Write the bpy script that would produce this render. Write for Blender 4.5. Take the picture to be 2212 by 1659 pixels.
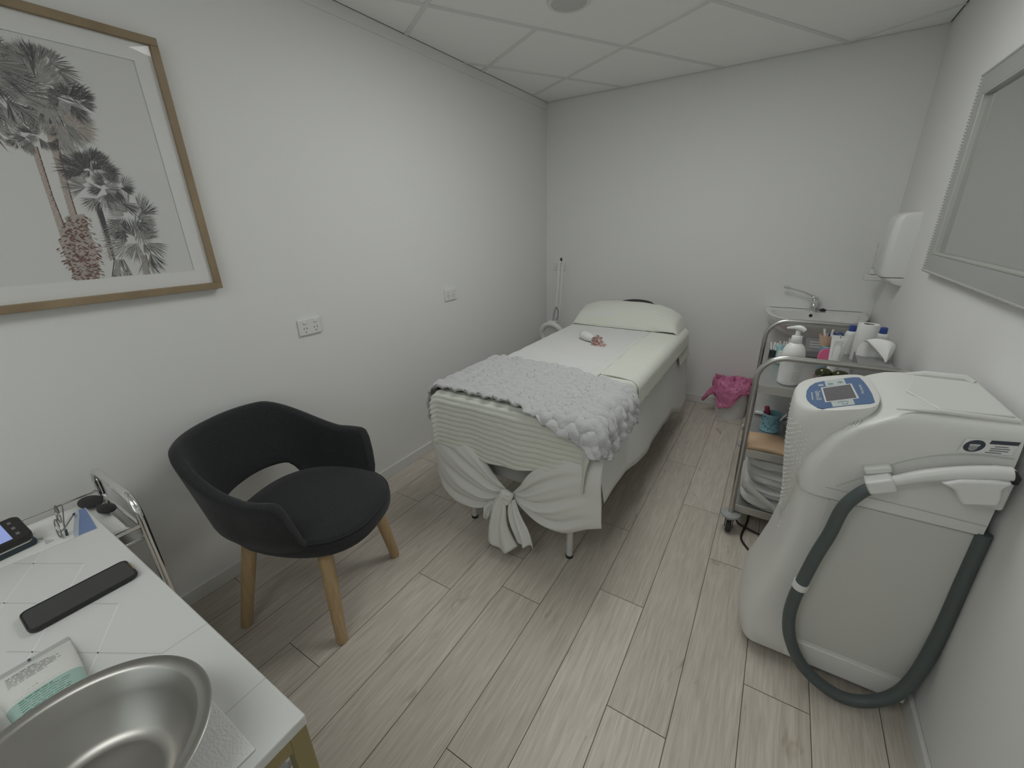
import bpy, bmesh, math, random
from mathutils import Vector, Matrix, noise
for o in list(bpy.data.objects): bpy.data.objects.remove(o)
sc = bpy.context.scene
COL = sc.collection
random.seed(7)
R = math.radians
PI = math.pi
W, H, YF = 2.466, 2.435, -5.2          # room width, ceiling height, wall behind the camera

# ------------------------------------------------------------------ camera
cam_d = bpy.data.cameras.new('camera'); cam = bpy.data.objects.new('camera', cam_d); COL.objects.link(cam)
cam_d.sensor_fit = 'HORIZONTAL'; cam_d.sensor_width = 36.0
cam_d.lens = 898.135 / 2212 * 36.0
cam_d.clip_start = 0.02
yaw, pitch, roll = -0.5674, 0.3610, -0.0302
fw = Vector((math.sin(yaw)*math.cos(pitch), math.cos(yaw)*math.cos(pitch), -math.sin(pitch)))
r0 = Vector((math.cos(yaw), -math.sin(yaw), 0)); u0 = r0.cross(fw)
rr = r0*math.cos(roll) + u0*math.sin(roll); uu = rr.cross(fw)
M = Matrix((rr, uu, -fw)).transposed().to_4x4(); M.translation = Vector((1.8976, -3.6532, 1.4646))
cam.matrix_world = M
sc.camera = cam

# ------------------------------------------------------------------ world, exposure, lamp strength
wd = bpy.data.worlds.new('world'); sc.world = wd; wd.use_nodes = True
wd.node_tree.nodes['Background'].inputs[0].default_value = (0.5, 0.52, 0.55, 1)
wd.node_tree.nodes['Background'].inputs[1].default_value = 0.0
sc.view_settings.view_transform = 'Standard'; sc.view_settings.look = 'None'
sc.view_settings.exposure = 0.0; sc.view_settings.gamma = 1.0
PANEL_STRENGTH = 6.1

# ------------------------------------------------------------------ materials
def lin(c):
    return tuple(((x/12.92) if x <= .04045 else ((x+.055)/1.055)**2.4) for x in c)
MATS = {}
def mat(name, col, rough=.5, metal=0.0, spec=.5, bump=None, var=None, emit=0, alpha=1, sheen=0, coat=0):
    """col: linear albedo. bump=(scale,strength,distance) var=(scale,amount)"""
    m = bpy.data.materials.new(name); m.use_nodes = True; MATS[name] = m
    nt = m.node_tree; b = nt.nodes['Principled BSDF']
    b.inputs['Base Color'].default_value = (*col, 1); b.inputs['Roughness'].default_value = rough
    b.inputs['Metallic'].default_value = metal
    b.inputs['Specular IOR Level'].default_value = spec
    b.inputs['Sheen Weight'].default_value = sheen
    b.inputs['Coat Weight'].default_value = coat
    b.inputs['Alpha'].default_value = alpha
    if emit:
        b.inputs['Emission Color'].default_value = (*col, 1); b.inputs['Emission Strength'].default_value = emit
    tc = nt.nodes.new('ShaderNodeTexCoord')
    if var:
        n = nt.nodes.new('ShaderNodeTexNoise'); n.inputs['Scale'].default_value = var[0]; n.inputs['Detail'].default_value = 4
        nt.links.new(tc.outputs['Object'], n.inputs['Vector'])
        mx = nt.nodes.new('ShaderNodeMix'); mx.data_type = 'RGBA'
        mx.inputs[6].default_value = (*[c*(1-var[1]) for c in col], 1)
        mx.inputs[7].default_value = (*[min(1, c*(1+var[1])) for c in col], 1)
        nt.links.new(n.outputs['Fac'], mx.inputs[0]); nt.links.new(mx.outputs[2], b.inputs['Base Color'])
    if bump:
        n = nt.nodes.new('ShaderNodeTexNoise'); n.inputs['Scale'].default_value = bump[0]; n.inputs['Detail'].default_value = 3
        nt.links.new(tc.outputs['Object'], n.inputs['Vector'])
        bp = nt.nodes.new('ShaderNodeBump'); bp.inputs['Strength'].default_value = bump[1]; bp.inputs['Distance'].default_value = bump[2]
        nt.links.new(n.outputs['Fac'], bp.inputs['Height']); nt.links.new(bp.outputs['Normal'], b.inputs['Normal'])
    return m
def wood(name, c0, c1, scale=(1, 12, 12), rough=.5, axis_obj=True):
    m = mat(name, c0, rough); nt = m.node_tree; b = nt.nodes['Principled BSDF']
    tc = nt.nodes.new('ShaderNodeTexCoord'); mp = nt.nodes.new('ShaderNodeMapping'); mp.inputs['Scale'].default_value = scale
    nt.links.new(tc.outputs['Object'], mp.inputs['Vector'])
    n = nt.nodes.new('ShaderNodeTexNoise'); n.inputs['Scale'].default_value = 6; n.inputs['Detail'].default_value = 6; n.inputs['Distortion'].default_value = .6
    nt.links.new(mp.outputs['Vector'], n.inputs['Vector'])
    cr = nt.nodes.new('ShaderNodeValToRGB'); cr.color_ramp.elements[0].position = .32; cr.color_ramp.elements[1].position = .68
    cr.color_ramp.elements[0].color = (*c0, 1); cr.color_ramp.elements[1].color = (*c1, 1)
    nt.links.new(n.outputs['Fac'], cr.inputs[0]); nt.links.new(cr.outputs[0], b.inputs['Base Color'])
    return m
mat('wall', (.80, .80, .785), .7, spec=.25, bump=(220, .08, .002))
mat('ceil', (.93, .935, .91), .85, spec=.2, bump=(300, .15, .002))
mat('ceil_bar', (.78, .785, .76), .6, spec=.3)
mat('trimw', (.72, .72, .70), .45)
mat('plastic_white', (.76, .76, .745), .35)
mat('plastic_warm', (.75, .75, .725), .38, bump=(900, .05, .0005))
mat('plastic_tex', (.62, .62, .59), .45, bump=(900, .05, .0005))
mat('plastic_grey', (.38, .39, .39), .5)
mat('dark', (.012, .012, .013), .5)
mat('rubber', (.03, .03, .032), .7)
mat('slot', (.10, .10, .095), .8)
mat('chair_fabric', (.029, .030, .032), .92, spec=.2, bump=(420, .6, .002), var=(160, .45), sheen=.15)
wood('oak', (.44, .31, .165), (.54, .39, .22), (14, 14, 1.2), .5)
wood('frame_oak', (.25, .185, .11), (.33, .25, .155), (3, 1.2, 1.2), .55)
mat('chrome', (.78, .78, .78), .10, 1.0)
mat('wire', (.25, .24, .22), .3, .8)
mat('steel', (.56, .55, .53), .30, 1.0, bump=(60, .03, .001))
mat('steel_bowl', (.38, .37, .35), .36, 1.0)
mat('steel_shelf', (.55, .55, .54), .38, 1.0, bump=(90, .04, .001))
mat('alu', (.75, .76, .78), .35, .4)
mat('brass', (.33, .275, .13), .5, .4)
mat('desk_white', (.68, .685, .67), .32)
mat('groove', (.55, .55, .535), .5)
mat('groove_l', (.80, .80, .785), .3)
mat('paper', (.80, .80, .78), .85, spec=.2)
mat('towel_paper', (.80, .80, .78), .9, spec=.1, bump=(260, .6, .003))
mat('mat_board', (.76, .76, .745), .9, spec=.1)
mat('print_sky', (.69, .69, .675), .8, spec=.1)
mat('palm_dark', (.10, .10, .105), .9, spec=.1)
mat('palm_mid', (.22, .22, .21), .9, spec=.1)
mat('palm_light', (.36, .355, .335), .9, spec=.1)
mat('palm_trunk', (.46, .40, .36), .9, spec=.1)
mat('palm_brown', (.18, .105, .09), .9, spec=.1)
mat('sheet', (.74, .74, .715), .9, spec=.15, bump=(700, .1, .001), sheen=.1)
mat('sheet_top', (.70, .70, .69), .9, spec=.15, bump=(900, .08, .001), sheen=.1)
mat('cream', (.70, .71, .64), .95, spec=.1, bump=(500, .5, .002), sheen=.2)
mat('throw', (.60, .60, .61), .95, spec=.1, bump=(260, .7, .006), sheen=.4)
mat('vinyl', (.50, .49, .47), .5)
mat('ceramic', (.76, .76, .74), .12, coat=.4)
mat('pink_bag', (.78, .25, .45), .3, spec=.6, alpha=.80, bump=(40, .5, .01))
mat('bin_white', (.72, .71, .71), .4)
mat('pink', (.62, .12, .25), .6)
mat('rose', (.74, .55, .52), .7, var=(60, .3))
mat('rose_dark', (.62, .42, .38), .7)
mat('stem', (.22, .20, .10), .7)
mat('teal', (.30, .52, .54), .35, alpha=.9)
mat('blue_lattice', (.24, .45, .52), .4)
mat('blue_hole', (.01, .11, .16), .6)
mat('blue_cap', (.04, .08, .30), .4)
mat('skin_tan', (.60, .42, .27), .8, var=(8, .1))
mat('cup_peach', (.55, .38, .28), .5)
mat('grey_box', (.17, .17, .17), .5)
mat('grey_box_l', (.26, .26, .255), .5)
mat('panel_blue', (.085, .155, .31), .4)
mat('panel_pale', (.52, .58, .56), .4)
mat('panel_white', (.68, .70, .69), .4)
mat('panel_mark', (.10, .16, .20), .5)
mat('lcd', (.115, .11, .12), .12)
mat('hose', (.085, .105, .105), .45, bump=(500, .2, .001))
mat('label_dark', (.045, .055, .075), .5)
mat('tube_green', (.36, .52, .46), .35)
mat('tube_white', (.70, .70, .67), .35)
mat('tube_crimp', (.42, .44, .42), .4)
mat('ink', (.09, .09, .09), .7)
mat('ink_green', (.06, .19, .13), .7)
mat('ink_lime', (.30, .36, .18), .7)
mat('ink_grey', (.34, .34, .35), .7)
mat('broch_blue', (.17, .24, .45), .5)
mat('broch_pale', (.50, .55, .62), .5)
mat('phone_black', (.022, .02, .02), .55)
mat('phone_glass', (.045, .043, .045), .3)
mat('reader_screen', (.26, .32, .62), .2, emit=.45)
mat('navy', (.03, .045, .06), .5)
mat('towel_white', (.62, .62, .60), .95, spec=.1, bump=(300, .5, .003), sheen=.2)
mat('cord_black', (.02, .012, .012), .5)
mat('cord_white', (.55, .53, .50), .5)
mat('bristle', (.32, .04, .08), .6)
mat('box_white', (.62, .62, .61), .5)
mat('goggle', (.03, .035, .008), .15)
mat('maroon', (.03, .008, .012), .6)
mat('speaker_grille', (.62, .62, .60), .8, bump=(500, .5, .002))
mat('lamp_diffuser', (.985, 1.0, .98), .5, emit=PANEL_STRENGTH)
mat('added_window_glow', (.93, 1.0, 1.0), .5, emit=.5)  # glow of the added window behind the camera
mat('added_diffuser_dim', (.985, 1.0, .98), .5, emit=PANEL_STRENGTH*.7)
# picture glass and mirror glass
m = bpy.data.materials.new('clear_glass'); m.use_nodes = True; MATS['clear_glass'] = m; nt = m.node_tree
nt.nodes.remove(nt.nodes['Principled BSDF']); tr = nt.nodes.new('ShaderNodeBsdfTransparent'); gl = nt.nodes.new('ShaderNodeBsdfGlossy')
gl.inputs['Roughness'].default_value = .01; fr = nt.nodes.new('ShaderNodeFresnel'); fr.inputs['IOR'].default_value = 1.45
mx = nt.nodes.new('ShaderNodeMixShader'); ge = nt.nodes.new('ShaderNodeNewGeometry'); im = nt.nodes.new('ShaderNodeMath'); im.operation = 'SUBTRACT'; im.inputs[0].default_value = 1; nt.links.new(ge.outputs['Backfacing'], im.inputs[1])
mm_ = nt.nodes.new('ShaderNodeMath'); mm_.operation = 'MULTIPLY'; nt.links.new(fr.outputs[0], mm_.inputs[0]); nt.links.new(im.outputs[0], mm_.inputs[1]); nt.links.new(mm_.outputs[0], mx.inputs[0]); nt.links.new(tr.outputs[0], mx.inputs[1]); nt.links.new(gl.outputs[0], mx.inputs[2])
nt.links.new(mx.outputs[0], nt.nodes['Material Output'].inputs[0])
mat('mirror', (.66, .68, .67), .03, 1.0)
mat('mirror_strip', (.45, .46, .445), .35, .3)
mat('silver_bead', (.50, .50, .47), .45, .4)
m = mat('clear_plastic', (.80, .80, .77), .15, alpha=.45)
# floor boards: tone per board, long grain, knots
m = mat('floor', (.3, .26, .21), .42, spec=.35); nt = m.node_tree; b = nt.nodes['Principled BSDF']
at = nt.nodes.new('ShaderNodeAttribute'); at.attribute_name = 'board'
uv = nt.nodes.new('ShaderNodeUVMap'); uv.uv_map = 'UVMap'
def mapn(sx, sy):
    mp = nt.nodes.new('ShaderNodeMapping'); mp.inputs['Scale'].default_value = (sx, sy, 1)
    nt.links.new(uv.outputs[0], mp.inputs['Vector']); return mp
def tex(mp, scale, detail, dist=0.0):
    n = nt.nodes.new('ShaderNodeTexNoise'); n.inputs['Scale'].default_value = scale; n.inputs['Detail'].default_value = detail; n.inputs['Distortion'].default_value = dist
    nt.links.new(mp.outputs[0], n.inputs['Vector']); return n
n1 = tex(mapn(26, 1.6), 3.0, 8, .8); n2 = tex(mapn(140, 5), 2.0, 4); n3 = tex(mapn(9, 3.2), 1.6, 3, 1.2)
r1 = nt.nodes.new('ShaderNodeValToRGB'); e = r1.color_ramp.elements
e[0].position = .30; e[0].color = (.56, .51, .445, 1); e[1].position = .70; e[1].color = (.72, .665, .595, 1)
nt.links.new(n1.outputs['Fac'], r1.inputs[0])
r3 = nt.nodes.new('ShaderNodeValToRGB'); e = r3.color_ramp.elements
e[0].position = .22; e[0].color = (.66, .62, .57, 1); e[1].position = .34; e[1].color = (1, 1, 1, 1)
nt.links.new(n3.outputs['Fac'], r3.inputs[0])
def mul(a, b_, f=1.0):
    x = nt.nodes.new('ShaderNodeMix'); x.data_type = 'RGBA'; x.blend_type = 'MULTIPLY'; x.inputs[0].default_value = f
    nt.links.new(a, x.inputs[6]); nt.links.new(b_, x.inputs[7]); return x.outputs[2]
r2 = nt.nodes.new('ShaderNodeValToRGB'); e = r2.color_ramp.elements
e[0].position = .35; e[0].color = (.90, .89, .88, 1); e[1].position = .6; e[1].color = (1, 1, 1, 1)
nt.links.new(n2.outputs['Fac'], r2.inputs[0])
rb = nt.nodes.new('ShaderNodeValToRGB'); e = rb.color_ramp.elements
e[0].color = (.90, .89, .87, 1); e[1].color = (1.04, 1.03, 1.02, 1)
nt.links.new(at.outputs['Fac'], rb.inputs[0])
c = mul(mul(mul(r1.outputs[0], r3.outputs[0]), r2.outputs[0]), rb.outputs[0])
nt.links.new(c, b.inputs['Base Color'])
bp = nt.nodes.new('ShaderNodeBump'); bp.inputs['Strength'].default_value = .15; bp.inputs['Distance'].default_value = .001
nt.links.new(n2.outputs['Fac'], bp.inputs['Height']); nt.links.new(bp.outputs['Normal'], b.inputs['Normal'])
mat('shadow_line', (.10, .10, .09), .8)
mat('floor_gap', (.11, .085, .06), .8)

# ------------------------------------------------------------------ helpers
def V(*a): return Vector(a)
def catmull(P, n=8, closed=False):
    P = [Vector(p) for p in P]; out = []; L = len(P)
    rng = range(L) if closed else range(L-1)
    for i in rng:
        p1, p2 = P[i], P[(i+1) % L]
        p0 = P[(i-1) % L] if (closed or i > 0) else p1*2-p2
        p3 = P[(i+2) % L] if (closed or i+2 < L) else p2*2-p1
        for k in range(n):
            t = k/n
            out.append(.5*((2*p1)+(p2-p0)*t+(2*p0-5*p1+4*p2-p3)*t*t+(3*p1-p0-3*p2+p3)*t**3))
    if not closed: out.append(P[-1])
    return out
class MB:
    def __init__(s): s.v = []; s.f = []; s.mi = []; s.cur = 0
    def m(s, i): s.cur = i; return s
    def add(s, vs, fs):
        o = len(s.v); s.v += [tuple(x) for x in vs]
        for f in fs: s.f.append([i+o for i in f]); s.mi.append(s.cur)
        return s
    def box(s, x0, x1, y0, y1, z0, z1, mtx=None):
        vs = [Vector((x, y, z)) for z in (z0, z1) for y in (y0, y1) for x in (x0, x1)]
        if mtx: vs = [mtx @ v for v in vs]
        return s.add(vs, [(0, 2, 3, 1), (4, 5, 7, 6), (0, 1, 5, 4), (2, 6, 7, 3), (0, 4, 6, 2), (1, 3, 7, 5)])
    def rings(s, rings, cap=True, closed=False):
        n = len(rings[0]); vs = [p for r_ in rings for p in r_]; fs = []
        L = len(rings)
        for i in range(L if closed else L-1):
            a, b_ = i*n, ((i+1) % L)*n
            for j in range(n):
                k = (j+1) % n; fs.append((a+j, a+k, b_+k, b_+j))
        if cap and not closed: fs += [tuple(range(n))[::-1], tuple(range((L-1)*n, L*n))]
        return s.add(vs, fs)
    def tube(s, P, r, n=12, closed=False, cap=True):
        P = [Vector(p) for p in P]; L = len(P); rs = r if isinstance(r, (list, tuple)) else [r]*L
        T = []
        for i in range(L):
            a = P[(i-1) % L] if (closed or i > 0) else P[i]; b_ = P[(i+1) % L] if (closed or i < L-1) else P[i]
            T.append((b_-a).normalized())
        up = Vector((0, 0, 1)) if abs(T[0].z) < .9 else Vector((1, 0, 0))
        nrm = (up-T[0]*up.dot(T[0])).normalized(); rg = []
        for i in range(L):
            nrm = (nrm-T[i]*nrm.dot(T[i])).normalized(); bn = T[i].cross(nrm)
            rg.append([P[i]+(nrm*math.cos(2*PI*k/n)+bn*math.sin(2*PI*k/n))*rs[i] for k in range(n)])
        return s.rings(rg, cap, closed)
    def lathe(s, prof, c=(0, 0, 0), n=32, mtx=None, cap=True):
        rg = []
        for (r, z) in prof:
            ring = [Vector((c[0]+r*math.cos(2*PI*k/n), c[1]+r*math.sin(2*PI*k/n), c[2]+z)) for k in range(n)]
            rg.append([mtx @ p for p in ring] if mtx else ring)
        return s.rings(rg, cap)
    def prism(s, poly, d0, d1, fn):
        """poly in 2D, fn(a,b,d)->xyz"""
        n = len(poly)
        vs = [fn(a, b_, d0) for a, b_ in poly]+[fn(a, b_, d1) for a, b_ in poly]
        fs = [tuple(range(n))[::-1], tuple(range(n, 2*n))]+[(i, (i+1) % n, n+(i+1) % n, n+i) for i in range(n)]
        return s.add(vs, fs)
    def grid(s, fn, nu, nv):
        vs = [fn(i/nu, j/nv) for j in range(nv+1) for i in range(nu+1)]
        fs = [(j*(nu+1)+i, j*(nu+1)+i+1, (j+1)*(nu+1)+i+1, (j+1)*(nu+1)+i) for j in range(nv) for i in range(nu)]
        return s.add(vs, fs)
    def ball(s, c, r, sx=1, sy=1, sz=1, nu=16, nv=10):
        rg = []
        for j in range(nv+1):
            t = PI*(j/nv)*.998+.001*PI
            rg.append([Vector((c[0]+sx*r*math.sin(t)*math.cos(2*PI*k/nu), c[1]+sy*r*math.sin(t)*math.sin(2*PI*k/nu), c[2]-sz*r*math.cos(t))) for k in range(nu)])
        return s.rings(rg)
    def build(s, name, mats, parent=None, smooth=True, bevel=0, bseg=2, subsurf=0, solid=0, soff=0, ang=35, loc=None, fix=True):
        me = bpy.data.meshes.new(name); me.from_pydata(s.v, [], s.f)
        if isinstance(mats, str): mats = [mats]
        for x in mats: me.materials.append(MATS[x])
        me.polygons.foreach_set('material_index', s.mi)
        if fix:
            bm = bmesh.new(); bm.from_mesh(me); bmesh.ops.recalc_face_normals(bm, faces=bm.faces); bm.to_mesh(me); bm.free()
        if smooth:
            me.polygons.foreach_set('use_smooth', [True]*len(me.polygons))
            try: me.set_sharp_from_angle(angle=R(ang))
            except Exception: pass
        o = bpy.data.objects.new(name, me); COL.objects.link(o)
        if parent: o.parent = parent
        if loc: o.location = loc
        if solid:
            md = o.modifiers.new('thickness', 'SOLIDIFY'); md.thickness = solid; md.offset = soff
        if bevel:
            md = o.modifiers.new('bevel', 'BEVEL'); md.width = bevel; md.segments = bseg; md.limit_method = 'ANGLE'; md.angle_limit = R(40)
        if subsurf:
            md = o.modifiers.new('subsurf', 'SUBSURF'); md.levels = subsurf; md.render_levels = subsurf
        return o
def thing(name, label, cat, loc=(0, 0, 0), rotz=0, group=None):
    o = bpy.data.objects.new(name, None); COL.objects.link(o); o.location = loc; o.rotation_euler = (0, 0, rotz)
    o.empty_display_size = .05
    return tag(o, label, cat, group)
def tag(o, label, cat, group=None):
    o['label'] = label; o['category'] = cat
    if group: o['group'] = group
    return o
def struct(o): o['kind'] = 'structure'; return o
def text(body, size, mtx, material, name, parent, extrude=.0002, shear=0):
    cu = bpy.data.curves.new(name, 'FONT'); cu.body = body; cu.size = size; cu.extrude = extrude; cu.align_x = 'CENTER'; cu.align_y = 'CENTER'; cu.shear = shear
    cu.resolution_u = 3
    t = bpy.data.objects.new(name, cu); COL.objects.link(t)
    dg = bpy.context.evaluated_depsgraph_get(); me = bpy.data.meshes.new_from_object(t.evaluated_get(dg))
    bpy.data.objects.remove(t)
    me.transform(mtx); me.materials.clear(); me.materials.append(MATS[material])
    o = bpy.data.objects.new(name, me); COL.objects.link(o); o.parent = parent
    return o
def smooth(a, b_, x):
    t = max(0, min(1, (x-a)/(b_-a))); return t*t*(3-2*t)
def nz(x, y, z=0, s=1): return noise.noise(Vector((x*s, y*s, z*s)))

# ------------------------------------------------------------------ room shell
T = .1
struct(MB().box(-T, 0, YF-T, T, -.05, H+.15).build('wall_left', 'wall', smooth=False))
struct(MB().box(0, W, 0, T, -.05, H+.15).build('wall_back', 'wall', smooth=False))
struct(MB().box(W, W+T, YF-T, T, -.05, H+.15).build('wall_right', 'wall', smooth=False))
struct(MB().box(0, W, YF-T, YF, -.05, H+.15).build('wall_front', 'wall', smooth=False))
wn = struct(MB().box(.45, 2.0, YF+.001, YF+.012, .85, 2.15).build('added_fill_window', 'added_window_glow', smooth=False))  # unseen glowing window, added to lift the ceiling and soften shade
mb = MB()
for q in ((.40, 2.05, .80, .85), (.40, 2.05, 2.15, 2.20), (.40, .45, .85, 2.15), (2.0, 2.05, .85, 2.15), (1.205, 1.245, .85, 2.15)): mb.box(q[0], q[1], YF+.0005, YF+.04, q[2], q[3])
mb.build('added_window_frame', 'trimw', wn, smooth=False)
# suspended ceiling: tiles on a grid turned thirty degrees to the walls; a dark shadow gap runs round it
G = .008
ce = struct(MB().box(G, W-G, YF+G, -G, H, H+.14).build('ceiling', 'ceil', smooth=False))
e1 = Vector((.867, -.498, 0)); e2 = Vector((.498, .867, 0)); E1_0, E2_0 = .574, -.209
def clip_seg(p, d, lo, hi):
    t0, t1 = lo, hi
    for ax, (mn, mxv) in ((0, (G, W-G)), (1, (YF+G, -G))):
        if abs(d[ax]) < 1e-6: continue
        a, b_ = (mn-p[ax])/d[ax], (mxv-p[ax])/d[ax]
        if a > b_: a, b_ = b_, a
        t0, t1 = max(t0, a), min(t1, b_)
    return (t0, t1) if t1 > t0 else None
mb = MB()
def bar(along, across, off, lo=-9, hi=9, dz=0):
    c_ = clip_seg(across*off, along, lo, hi)
    if not c_: return
    m_ = Matrix((along, across, Vector((0, 0, 1)))).transposed().to_4x4()
    mb.box(c_[0], c_[1], off-.012, off+.012, H-.0045-dz, H+.001+dz, m_)
for k in range(-6, 7): bar(e1, e2, E2_0+1.2*k)
for k in range(-6, 8): bar(e2, e1, E1_0+.592*k, dz=.0003)
bar(e1, e2, E2_0-.6, E1_0-.592, E1_0+.592)
mb.build('ceiling_grid', 'ceil_bar', ce, smooth=False)
# wall trim, ceiling gap strips, baseboards
struct(MB().box(0, .005, YF, 0, H-.056, H-.003).build('trim_1', 'wall', smooth=False))
def skirt(name, x0, x1, y0, y1): struct(MB().box(x0, x1, y0, y1, 0, .068).build(name, 'trimw', smooth=False, bevel=.003))
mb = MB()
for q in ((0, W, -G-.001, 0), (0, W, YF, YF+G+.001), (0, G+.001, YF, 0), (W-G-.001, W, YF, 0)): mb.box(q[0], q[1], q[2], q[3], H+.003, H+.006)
struct(mb.build('gap_shade', 'shadow_line', smooth=False))  # dark strips that paint the shade into the ceiling gap
skirt('baseboard_left', 0, .013, YF, 0); skirt('baseboard_back', .013, W-.013, -.013, 0)
skirt('baseboard_right', W-.013, W, YF, 0); skirt('baseboard_front', .013, W-.013, YF, YF+.013)
# plank floor
rows = {0: -3.158, 1: -2.65, 3: -2.521, 4: -3.113, 5: -2.322, 2: -3.55, 6: -2.75, 7: -1.9, 8: -2.45, 9: -1.6, 10: -2.9}
me = bpy.data.meshes.new('floor'); vs, fs, uvs, tone, mi = [], [], [], [], []
PW, PL, g = .1855, 1.21, .0011
vs += [(-.01, YF-.01, -.002), (W+.01, YF-.01, -.002), (W+.01, .01, -.002), (-.01, .01, -.002)]; fs.append((0, 1, 2, 3)); mi.append(1); uvs.append([(0, 0)]*4); tone.append(.5)
for k in range(-3, 11):
    xa = .5375+PW*k; xb = xa+PW
    if xb < 0 or xa > W: continue
    y = rows.get(k, -random.random()*PL-1.5)
    while y > YF: y -= PL
    while y < 0:
        ya, yb = max(y, YF), min(y+PL, 0); x0, x1 = max(xa, 0), min(xb, W)
        if yb > ya:
            o = len(vs); vs += [(x0+g, ya+g, 0), (x1-g, ya+g, 0), (x1-g, yb-g, 0), (x0+g, yb-g, 0)]; fs.append((o, o+1, o+2, o+3)); mi.append(0)
            ru, rv = random.random()*9, random.random()*9
            uvs.append([(p[0]+ru, p[1]+rv) for p in vs[o:o+4]]); tone.append(random.random())
        y += PL
me.from_pydata(vs, [], fs); me.materials.append(MATS['floor']); me.materials.append(MATS['floor_gap']); me.polygons.foreach_set('material_index', mi)
ul = me.uv_layers.new(name='UVMap')
for p in me.polygons:
    for li, q in zip(p.loop_indices, uvs[p.index]): ul.data[li].uv = q
at_ = me.attributes.new('board', 'FLOAT', 'FACE'); at_.data.foreach_set('value', tone)
fl = bpy.data.objects.new('floor', me); COL.objects.link(fl); struct(fl)

# ------------------------------------------------------------------ ceiling light panel (lights the room) and round speaker
def light_panel(a, b_, label, mt):
    lc = e1*a+e2*b_
    t = thing('ceiling_light', label, 'ceiling light', (lc.x, lc.y, H), math.atan2(e2.y, e2.x))
    mb = MB()
    for q in ((-.598, .598, -.294, -.279), (-.598, .598, .279, .294), (-.598, -.583, -.279, .279), (.583, .598, -.279, .279)): mb.box(*q, -.012, -.0046)
    mb.build('frame', 'plastic_white', t, smooth=False)
    MB().box(-.583, .583, -.279, .279, -.010, -.006).build('diffuser', mt, t, smooth=False)
light_panel(2.062, -.862, 'flat rectangular light panel in the ceiling above the massage table foot', 'lamp_diffuser')
light_panel(3.234, -3.21, 'added unseen light panel in the ceiling above the work table end', 'added_diffuser_dim')  # second panel, added out of view as fill from behind
t = thing('ceiling_speaker', 'round grey ceiling speaker grille with a white ring', 'speaker', (.862, -1.438, H))
MB().lathe([(.082, -.001), (.083, -.008), (.090, -.009), (.100, -.006), (.103, -.0005)], n=48, cap=False).build('ring', 'ceil_bar', t, solid=.002)
MB().lathe([(.083, -.002), (.083, -.006), (.05, -.0085), (.001, -.0095)], n=48).build('grille', 'speaker_grille', t)

# ------------------------------------------------------------------ wall outlets
def outlet(label, loc, rotz):
    t = thing('wall_outlet', label, 'power outlet', loc, rotz, 'double wall outlets')     # local: x across, -y out of the wall, z up
    MB().box(-.058, .058, -.011, 0, -.038, .038).build('plate', 'plastic_white', t, bevel=.003, bseg=3)
    for s in (-.027, .027):
        m_ = Matrix.Translation((s*1.05, -.011, .022)) @ Matrix.Rotation(R(90), 4, 'X')
        MB().lathe([(.0001, -.001), (.0065, -.001), (.0068, .003), (.005, .0045), (.0001, .005)], n=20, mtx=m_).build('switch', 'plastic_white', t)
        mb = MB()
        for dx, dz, a in ((-.0075, -.006, 28), (.0075, -.006, -28), (0, -.022, 0)):
            mm = Matrix.Translation((s+dx, -.011, dz)) @ Matrix.Rotation(R(a), 4, 'Y')
            mb.box(-.0013, .0013, -.0007, .002, -.0045, .0045, mm)
        mb.build('socket', 'slot', t, smooth=False)
    return t
outlet('white double power outlet on the left wall between picture and armchair', (0, -2.4925, 1.042), R(90))
outlet('white double power outlet on the left wall beside the bed', (0, -1.435, 1.044), R(90))
outlet('white double power outlet on the back wall behind the lamp arm', (.138, 0, 1.110), 0)

# ------------------------------------------------------------------ framed palm picture on the left wall
t = thing('framed_picture', 'oak framed palm tree photograph hanging on the left wall', 'picture', (0, -3.42, 1.22))
py0, py1, pz0, pz1 = -4.03, -2.837, 1.271, 2.077; fwid = .024
mb = MB()
def fside(y0, y1, z0, z1): mb.box(.004, .034, y0, y1, z0, z1)
lo = lambda v: v
Yr = lambda y: y+3.42; Zr = lambda z: z-1.22
mb.box(.004, .034, Yr(py0), Yr(py1), Zr(pz1-fwid), Zr(pz1)); mb.box(.004, .034, Yr(py0), Yr(py1), Zr(pz0), Zr(pz0+fwid))
mb.box(.004, .034, Yr(py0), Yr(py0+fwid), Zr(pz0+fwid), Zr(pz1-fwid)); mb.box(.004, .034, Yr(py1-fwid), Yr(py1), Zr(pz0+fwid), Zr(pz1-fwid))
fr_ = mb.build('frame', 'frame_oak', t, smooth=False, bevel=.002)
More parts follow.
